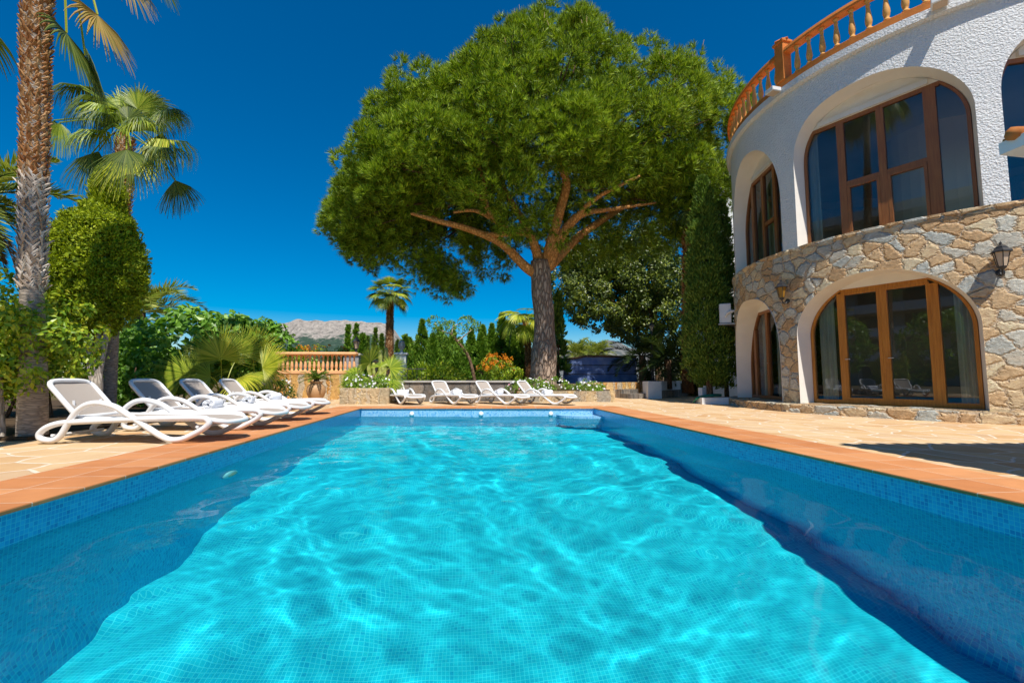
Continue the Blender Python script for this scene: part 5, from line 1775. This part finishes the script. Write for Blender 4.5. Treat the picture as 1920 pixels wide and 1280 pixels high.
p = at(600, 655, 19.5)
t_ = shrub('orange_flower_shrub', 'wide orange-flowered shrub rising behind the apricot balustrade', 'flowering shrub', (p.x, p.y, .4), [((0, 0, .9), (1.35, .6, .75)), ((.9, .2, .8), (.9, .5, .55)), ((-.9, 0, .7), (.8, .5, .55))], M['citrus'], .12, .05, 34, .2, clumps=120)
mb = MB()
C_, r_, d_ = ell_clumps((0, -.1, 1.0), (1.4, .6, .75), 40, .10, .0)
clump_leaves(mb, C_, r_, d_, 20, .07, .05, 'broad', .9)
mb.build('blossom_mass', M['orange_flower'], t_)['kind'] = 'stuff'

# cactus
p = at(712, 690, 15.9)
ct = thing('cactus', 'pale yellow-green branching candelabra cactus behind the planter palm', 'cactus', (p.x, p.y, .42))
for x0, x1, z1, r_ in ((-.02, -.38, .98, .07), (.0, .02, 1.22, .075), (.05, .20, 1.30, .075), (.1, .45, .95, .065), (-.05, -.2, .78, .06), (.0, .1, .7, .06), (-.1, -.62, .72, .055)):
    mb = MB()
    P = spline([(x0, 0, 0), (x1 * .8, .02, z1 * .35), (x1, 0, z1 * .7), (x1 * 1.02, 0, z1)], 7)
    prof = np.array([r_ * (1 + .12 * math.sin(i * 1.3)) for i in range(len(P))]); prof[-1] = r_ * .35; prof[-2] = r_ * .75
    mb.tube(P, prof, 10)
    V = mb.V[0]
    for i in range(len(V)):
        if i % 2: V[i] = P[i // 10] + (V[i] - P[i // 10]) * .74
    mb.build('branch', M['cactus'], ct)

# conifer hedge behind the garden, one tree each
HEDGE = [(768, 640, 18.2), (792, 604, 18.4), (812, 632, 18.0), (838, 640, 18.5), (862, 640, 18.2), (884, 622, 18.6), (902, 630, 18.1), (922, 612, 18.5), (941, 592, 18.7), (960, 612, 18.2), (972, 628, 18.4), (826, 618, 19.4), (850, 625, 19.6), (905, 615, 19.5)]
WORDS = ['leftmost in the hedge, right of the gate post', 'with a tall sharp tip near the left end of the hedge', 'short, just right of the sharp-tipped one', 'short, behind the leaning bare trunk', 'low and bright, directly over the leaning trunk', 'just right of the leaning trunk',
         'of medium height over the grey wall', 'left of the tallest tip in the hedge', 'with the tallest tip in the hedge, left of the small palm', 'dark, just left of the small fan palm', 'behind the small fan palm', 'in the back row near the sharp-tipped one', 'in the back row behind the leaning trunk', 'in the back row left of the tallest tip']
for (u, v, y), w_ in zip(HEDGE, WORDS):
    p = at(u, v, y + 9.6)
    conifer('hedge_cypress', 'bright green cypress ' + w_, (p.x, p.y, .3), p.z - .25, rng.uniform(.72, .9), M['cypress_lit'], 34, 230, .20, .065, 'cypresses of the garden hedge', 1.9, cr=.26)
for u, v, y, r_, lab in ((1046, 553, 18.6, .38, 'tall dark cypress just right of the pine trunk'), (688, 634, 34, .35, 'far dark cypress left of the lone palm'), (668, 611, 30, .30, 'far bright thin cypress rising over the lamp pillar'), (653, 611, 31, .22, 'far thin cypress tip left of the lamp pillar lantern'), (704, 617, 38, .45, 'far dark cypress with a pointed tip beside the lone palm'), (716, 628, 40, .35, 'far dark cypress right behind the lone palm'), (745, 640, 44, .4, 'far small dark cypress right of the lone palm'), (760, 634, 26, .6, 'far broad olive cypress above the gate post'), (680, 630, 26, .4, 'far bright cypress behind the cactus')):
    p = at(u, v, y)
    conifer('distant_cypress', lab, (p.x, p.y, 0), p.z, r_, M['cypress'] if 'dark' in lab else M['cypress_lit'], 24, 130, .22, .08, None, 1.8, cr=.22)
# tall cypress beside the villa, a dark neighbour behind it
p = at(1330, 720, 13.2)
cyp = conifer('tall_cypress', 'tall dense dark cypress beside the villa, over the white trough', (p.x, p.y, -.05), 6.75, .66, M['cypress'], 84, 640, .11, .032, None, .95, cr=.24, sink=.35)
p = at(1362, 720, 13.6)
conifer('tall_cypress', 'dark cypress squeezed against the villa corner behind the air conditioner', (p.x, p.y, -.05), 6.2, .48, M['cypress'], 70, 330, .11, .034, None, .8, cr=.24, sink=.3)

# leaning tree
p = at(893, 712, 14.4)
ln_ = thing('leaning_tree', 'thin leaning tree with a bare orange-brown trunk and a ragged crown over the hedge', 'tree', (p.x, p.y, .45))
rl = lambda u, v, y: np.array(at(u, v, y) - ln_.location)
stem([(0, 0, -.1), rl(880, 672, 14.4), rl(858, 640, 14.4), rl(845, 625, 14.5)], [.06, .048, .042, .035], M['dark_bark'], ln_)
for pts in ([(858, 640, 14.4), (870, 630, 14.4), (885, 618, 14.4)], [(846, 626, 14.5), (825, 618, 14.5), (815, 605, 14.6)], [(848, 628, 14.5), (850, 612, 14.5), (868, 605, 14.6)]):
    stem([rl(*q_) for q_ in pts], [.03, .022, .012], M['wood_bark'], ln_, 'branch')
mb = MB()
for u, v, s_ in ((820, 605, .26), (835, 612, .26), (855, 612, .3), (872, 606, .26), (886, 612, .2), (826, 622, .25), (845, 640, .28), (860, 655, .2)):
    C_, r_, d_ = ell_clumps(rl(u, v, 14.5), (s_, s_, s_ * .6), 12, .1)
    clump_leaves(mb, C_, r_, d_, 22, .08, .03, 'spray', .9)
mb.build('foliage', M['cypress_lit'], ln_)
# foliage filling the terrace edge below the hedge
for u, y, lab in ((785, 15.6, 'yellow-green low fan bush at the left end of the grey wall'), (830, 15.2, 'low bush over the middle of the grey wall')):
    p = at(u, 705, y)
    shrub('low_bush', lab, 'bush', (p.x, p.y, .45), [((0, 0, .28), (.55, .35, .32))], M['citrus'], .16, .03, 26, .14, mode='spray', clumps=34)

# big ficus behind the blue screen
p = at(1236, 700, 27.0)
fc = thing('ficus_tree', 'wide dark broadleaved tree under the right side of the pine crown', 'tree', (p.x, p.y, .3))
rf_ = lambda u, v, y: np.array(at(u, v, y * 1.35) - fc.location)
mb = MB()
for (u, v, y, a_, b_, c_, n_) in ((1160, 545, 20, 2.0, 1.6, 1.4, 120), (1100, 560, 20, 1.2, 1.2, 1.0, 60), (1225, 520, 20, 1.6, 1.5, 1.6, 100), (1215, 600, 20, 1.4, 1.2, 1.1, 70), (1130, 590, 19.6, 1.2, 1.0, .6, 45), (1060, 535, 20.4, .7, .8, .8, 26), (1190, 470, 20.4, 1.3, 1.2, .9, 50), (1110, 490, 20.6, 1.3, 1.0, .7, 50), (1080, 465, 20.8, .9, .9, .6, 30), (1245, 440, 20.8, 1.0, .9, .9, 40), (1170, 430, 21, 1.4, 1.0, .7, 40), (1260, 580, 19.8, 1.1, 1.0, 1.5, 60)):
    C_, r_, d_ = ell_clumps(rf_(u, v, y), (a_ * 1.35, b_ * 1.35, c_ * 1.35), n_, .42)
    clump_leaves(mb, C_, r_, d_, 66, .18, .10, 'broad', .8, fold=.15)
for (u, v, y, a_, b_, c_, n_) in ((1130, 500, 22, 2.0, .9, 1.6, 120), (1230, 500, 22, 1.7, .9, 2.4, 120), (1190, 590, 22, 1.6, .9, 1.3, 70), (1085, 500, 22, 1.0, .8, 1.1, 50)):
    C_, r_, d_ = ell_clumps(rf_(u, v, y), (a_ * 1.35, b_ * 1.35, c_ * 1.35), n_, .48, frac=(.2, 1.0))
    clump_leaves(mb, C_, r_, d_, 50, .28, .17, 'broad', .8, fold=.15)
mb.build('foliage', M['ficus'], fc)
stem([(0, 0, -.2), rf_(1232, 640, 20), rf_(1222, 590, 20)], [.27, .22, .19], M['dark_bark'], fc)
for pts in ([(1228, 620, 20), (1190, 585, 20), (1140, 560, 20)], [(1224, 595, 20), (1235, 550, 20), (1240, 500, 20)], [(1224, 595, 20), (1200, 540, 20), (1170, 500, 20)]):
    stem([rf_(*q_) for q_ in pts], [.12, .09, .04], M['dark_bark'], fc, 'limb')

for u, y, r_, lab in ((1300, 18.2, 1.0, 'dark bush at the foot of the shaggy brown palm trunk'), (1235, 19.6, 1.3, 'dark bush filling the gap behind the lamp post')):
    p = at(u, 700, y)
    shrub('hedge_bush', lab, 'bush', (p.x, p.y, .3), [((0, 0, .8), (r_, .6, .95))], M['ficus'], .13, .07, 34, .22, clumps=80)

# ------------------------------------------------------------------ mountains


def mountain(name, u0, u1, prof, y, mat, depth, seed, vb=712):
    n, m = 150, 46
    a_, b_ = at(u0, 700, y), at(u1, 700, y)
    us = np.linspace(u0, u1, n)
    V = []
    for i, u in enumerate(us):
        topv = np.interp(u, [q_[0] for q_ in prof], [q_[1] for q_ in prof])
        tp_ = at(u, topv, y)
        H_ = tp_.z + 8
        for j in range(m):
            s = j / (m - 1)
            yy = y - depth * (1 - s) + rng.normal(0, 1) * 0
            q_ = Vector((tp_.x * 9 / y, s * 3.0, seed))
            rg_ = 1 - abs(mnoise.noise(q_ * 1.6)) * 1.3
            nz = mnoise.fractal(q_ * 3.5, .9, 2.1, 5)
            z = H_ * (s ** 1.25) * (1 + .10 * (rg_ - .6) * (1 - s * .6)) + H_ * .05 * nz * (1 if s < .97 else .5)
            V.append((tp_.x * yy / y * (1 + .0), yy, z - 8))
    I = np.arange(n * m).reshape(n, m)
    Q = np.stack([I[:-1, :-1], I[1:, :-1], I[1:, 1:], I[:-1, 1:]], -1).reshape(-1, 4)
    mb = MB().idx(V, Q)
    # far slope
    back = [(v_[0] * 1.2, v_[1] + depth, -8) for v_ in np.array(V).reshape(n, m, 3)[:, -1]]
    topl = np.array(V).reshape(n, m, 3)[:, -1]
    VV = np.concatenate([topl, back]); k = np.arange(n - 1)
    mb.idx(VV, np.stack([k, k + 1, k + 1 + n, k + n], -1))
    return struct(mb.build(name, mat, smooth=True))


t = NT('limestone_mountain')
co = t.coord()
z = t.n('SeparateXYZ', {0: co}).outputs[2]
nz = t.noise(co, .03, 7, .65); n2 = t.noise(t.vmath('MULTIPLY', co, (1, 1, .45)), .09, 6, .7)
rock = t.ramp(n2, [(.3, (.125, .112, .10)), (.5, (.29, .258, .225)), (.72, (.43, .375, .325))])
veg = t.ramp(n2, [(.3, (.020, .045, .035)), (.7, (.06, .095, .065))])
hh = t.math('ADD', z, t.math('MULTIPLY', t.math('SUBTRACT', nz, .5), 150))
M['mountain'] = t.done(t.mix(t.n('MapRange', {0: hh, 1: 112, 2: 132}).outputs[0], veg, rock), .95, t.bump(n2, .8, 6), .05)
t = NT('far_blue_hill')
nz = t.noise(t.coord(), .02, 6, .65)
M['hill'] = t.done(t.ramp(nz, [(.35, (.07, .085, .085)), (.65, (.19, .18, .17))]), .95, None, .05)
mountain('mountain', 380, 800, [(380, 600), (440, 604), (500, 606), (545, 603), (562, 598), (575, 602), (640, 601), (690, 603), (715, 607), (728, 610), (742, 622), (752, 637), (765, 641), (775, 637), (785, 645), (800, 660)], 1500, M['mountain'], 420, 3.7)
mountain('mountain', 1030, 1230, [(1030, 648), (1075, 645), (1105, 646), (1125, 642), (1142, 636), (1158, 641), (1180, 652), (1230, 660)], 2200, M['hill'], 500, 8.1)

# ------------------------------------------------------------------ what the glass mirrors: neighbours beyond the left garden
ab = thing('apartment_block', 'beige apartment block with long white balconies seen mirrored in the villa glass', 'apartment block', (-52, -14, 0), R(24))
MB().prism([(-6, -20), (6, -20), (6, 20), (-6, 20)], -.1, 21).build('wall', M['concrete'], ab)
for k in range(7):
    MB().box((6.8, 0, 2.9 + k * 2.9), (1.6, 36, .25)).box((7.5, 0, 3.4 + k * 2.9), (.15, 36, .9)).build('balcony', M['white_wall'], ab)
    for j in range(8):
        MB().box((6.05, -15.8 + j * 4.5, 1.6 + k * 2.9), (.12, 2.4, 1.9)).build('window', M['black_metal'], ab)
for i, (x, y, h_, r_) in enumerate(((-11, 2.5, 4.2, 1.5), (-12, -1.5, 4.8, 1.7), (-10.5, -5, 4.0, 1.5), (-13, 6.5, 4.6, 1.7), (-14.5, 11, 4.8, 1.8))):
    lab = ['nearest', 'second', 'third', 'fourth', 'farthest'][i]
    t_ = thing('garden_tree', f'bushy green tree beyond the left paving mirrored in the glass, {lab} along the row' if False else ['bushy tree mirrored in the right door leaf', 'tall bushy tree mirrored between the door leaves', 'bushy tree mirrored in the right side light', 'bushy tree mirrored in the left door leaf', 'tall bushy tree mirrored in the left side light'][i], 'tree', (x, y, -.1))
    mb = MB()
    C_, rr_, d_ = ell_clumps((0, 0, h_ * .58), (r_, r_, h_ * .42), 90, .4)
    clump_leaves(mb, C_, rr_, d_, 40, .22, .12, 'broad', .8)
    mb.build('foliage', M['fig'], t_)
    stem([(0, 0, -.1), (.1, 0, h_ * .3), (0, 0, h_ * .6)], [.16, .13, .06], M['dark_bark'], t_)
